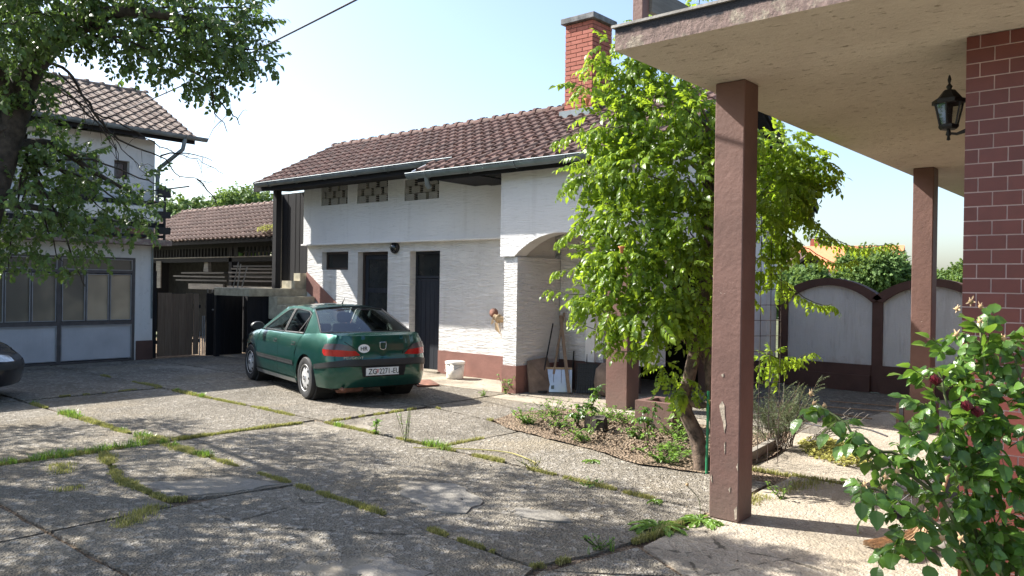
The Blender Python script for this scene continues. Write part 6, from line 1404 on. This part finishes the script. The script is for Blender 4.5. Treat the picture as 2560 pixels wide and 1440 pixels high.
# stump
t=thing('cut_stump','dark cut stump in the flower bed beside the weeds','stump',(-5.5,8.0,0)); b=MB(); rr0=random.Random(4); ring=[(.15*(1+rr0.uniform(-.25,.25))*math.cos(a),.12*(1+rr0.uniform(-.25,.25))*math.sin(a)) for a in np.linspace(0,6.28,12,endpoint=False)]
b.add([(-5.5+x*1.1,8.0+y*1.1,0) for x,y in ring]+[(-5.5+x,8.0+y,.17+.03*rr0.uniform(-1,1)) for x,y in ring]+[(-5.5,8.0,.16)],[(i,(i+1)%12,12+(i+1)%12,12+i) for i in range(12)]+[(12+i,12+(i+1)%12,24) for i in range(12)]); b.obj('wood',M['bark'],t)
b=MB(); b.tube(curve([(-6.3,5.75,.012),(-5.9,6.05,.015),(-5.4,6.25,.02),(-4.9,6.1,.012)],8),.007,6); tag(b.obj('garden_cane',M['grass_leaf']),'thin bent yellow green cane lying on the slabs in front of the bed','cane')
for k,(a,c) in enumerate((((-4.9,11.8,.03),(-3.1,12.2,.03)),((-4.7,11.4,.03),(-3.3,11.3,.03)),((-4.3,12.6,.03),(-2.9,12.9,.03)))):
    b=MB(); b.tube([a,c],.012,6); tag(b.obj('bamboo_stick',M['wood_handle']),['longest thin stick lying in the shade before the arched wall','thin stick lying nearest the grey shrub','thin stick lying closest to the arched wall'][k],'stick',group='sticks on the shaded paving')
b=MB(); b.tube(curve([(-4.2,10.6,.012),(-3.6,10.3,.012),(-3.2,10.55,.012),(-2.8,10.2,.012)],8),.009,6); tag(b.obj('garden_hose',M['cable']),'black hose curling on the shaded paving behind the rose sprays','hose')
# broom
t=thing('straw_broom','straw broom lying head down at the corner of the brick wall','broom',(-1.5,5.95,0)); b=MB(); rb2=random.Random(12)
H0=Vector((-1.36,6.02,.20)); 
for k in range(240):
    f1=rb2.random(); f2=rb2.uniform(-1,1); tip=Vector((-1.72,5.72,.012)).lerp(Vector((-1.36,5.60,.012)),f1)+Vector((0,0,rb2.uniform(0,.035))); st=H0+Vector((rb2.uniform(-.03,.03),rb2.uniform(-.03,.03),rb2.uniform(-.03,.03))); md=st.lerp(tip,.45)+Vector((.02,.03,-.05+rb2.uniform(-.02,.03))); b.tube([st,md,tip],.0035,3,caps=False,smooth=False)
b.obj('bristles',M['straw'],t,kind='stuff'); b=MB(); b.tube([H0+Vector((-.02,-.02,-.02)),H0+Vector((.02,.02,.08)),H0+Vector((.05,.05,.16))],[.055,.045,.02],12); b.obj('binding',M['terracotta'],t); b=MB(); b.tube([H0+Vector((.03,.03,.08)),(-1.16,6.35,1.15)],.013,8); b.obj('handle',M['sepal'],t)
# small spoked wheel cart
t=thing('cart_wheel','small spoked wheel of a cart half hidden behind the rose leaves','wheel',(-1.62,6.5,0)); c=Vector((-1.60,6.52,.235)); ax=Matrix.Rotation(R(35),4,'Z')
def wp(r,a,o=0): return c+(ax@Vector((r*math.cos(a),o,r*math.sin(a))))
b=MB(); b.tube([wp(.21,a) for a in np.linspace(0,2*math.pi,33)],.022,8,caps=False); b.obj('tyre',M['rubber'],t); b=MB(); b.tube([wp(.185,a) for a in np.linspace(0,2*math.pi,33)],.008,6,caps=False); b.obj('rim',M['steel_trim'],t)
for k in range(14):
    b=MB(); b.tube([wp(.02,k*.449,.02*(-1)**k),wp(.185,k*.449+.2)],.002,4); b.obj('spoke',M['steel_trim'],t)
b=MB(); b.tube([wp(0,0,-.06),wp(0,0,.3)],.018,8); b.beam(wp(0,0,.2),wp(.1,1.4,.3)+Vector((0,0,.5)),.03,.03); b.box(-1.45,-1.2,6.7,7.1,.2,.5); b.obj('frame',M['black_iron'],t)
b=MB(); b.lathe([(0,0),(.085,0),(.11,.17),(.115,.19),(.10,.19),(.08,.02),(0,.02)],(-1.22,5.95,.004),'z',20); tag(b.obj('flower_pot',M['white_plastic']),'small white pot by the brick wall below the rose','pot')
# moss tuft on shed eave
b=MB(); r0=random.Random(5)
for k in range(160):
    x=-17.9+r0.uniform(-.35,.35); y=11.25+r0.uniform(-.1,.15); z=3.02+r0.uniform(0,.12)+.08*(1-abs(x+17.9)/.35); v,f=leaf_geo(r0.uniform(.05,.09),.3,.3,.3); b.add(xf(v,T(x,y,z)@Rz(r0.uniform(0,6.3))@Rx(r0.uniform(-.8,.8))),f)
o=b.obj('moss_tuft',M['grass_leaf'],kind='stuff'); tag(o,'dry yellow moss tuft on the right end of the shed eave','moss')
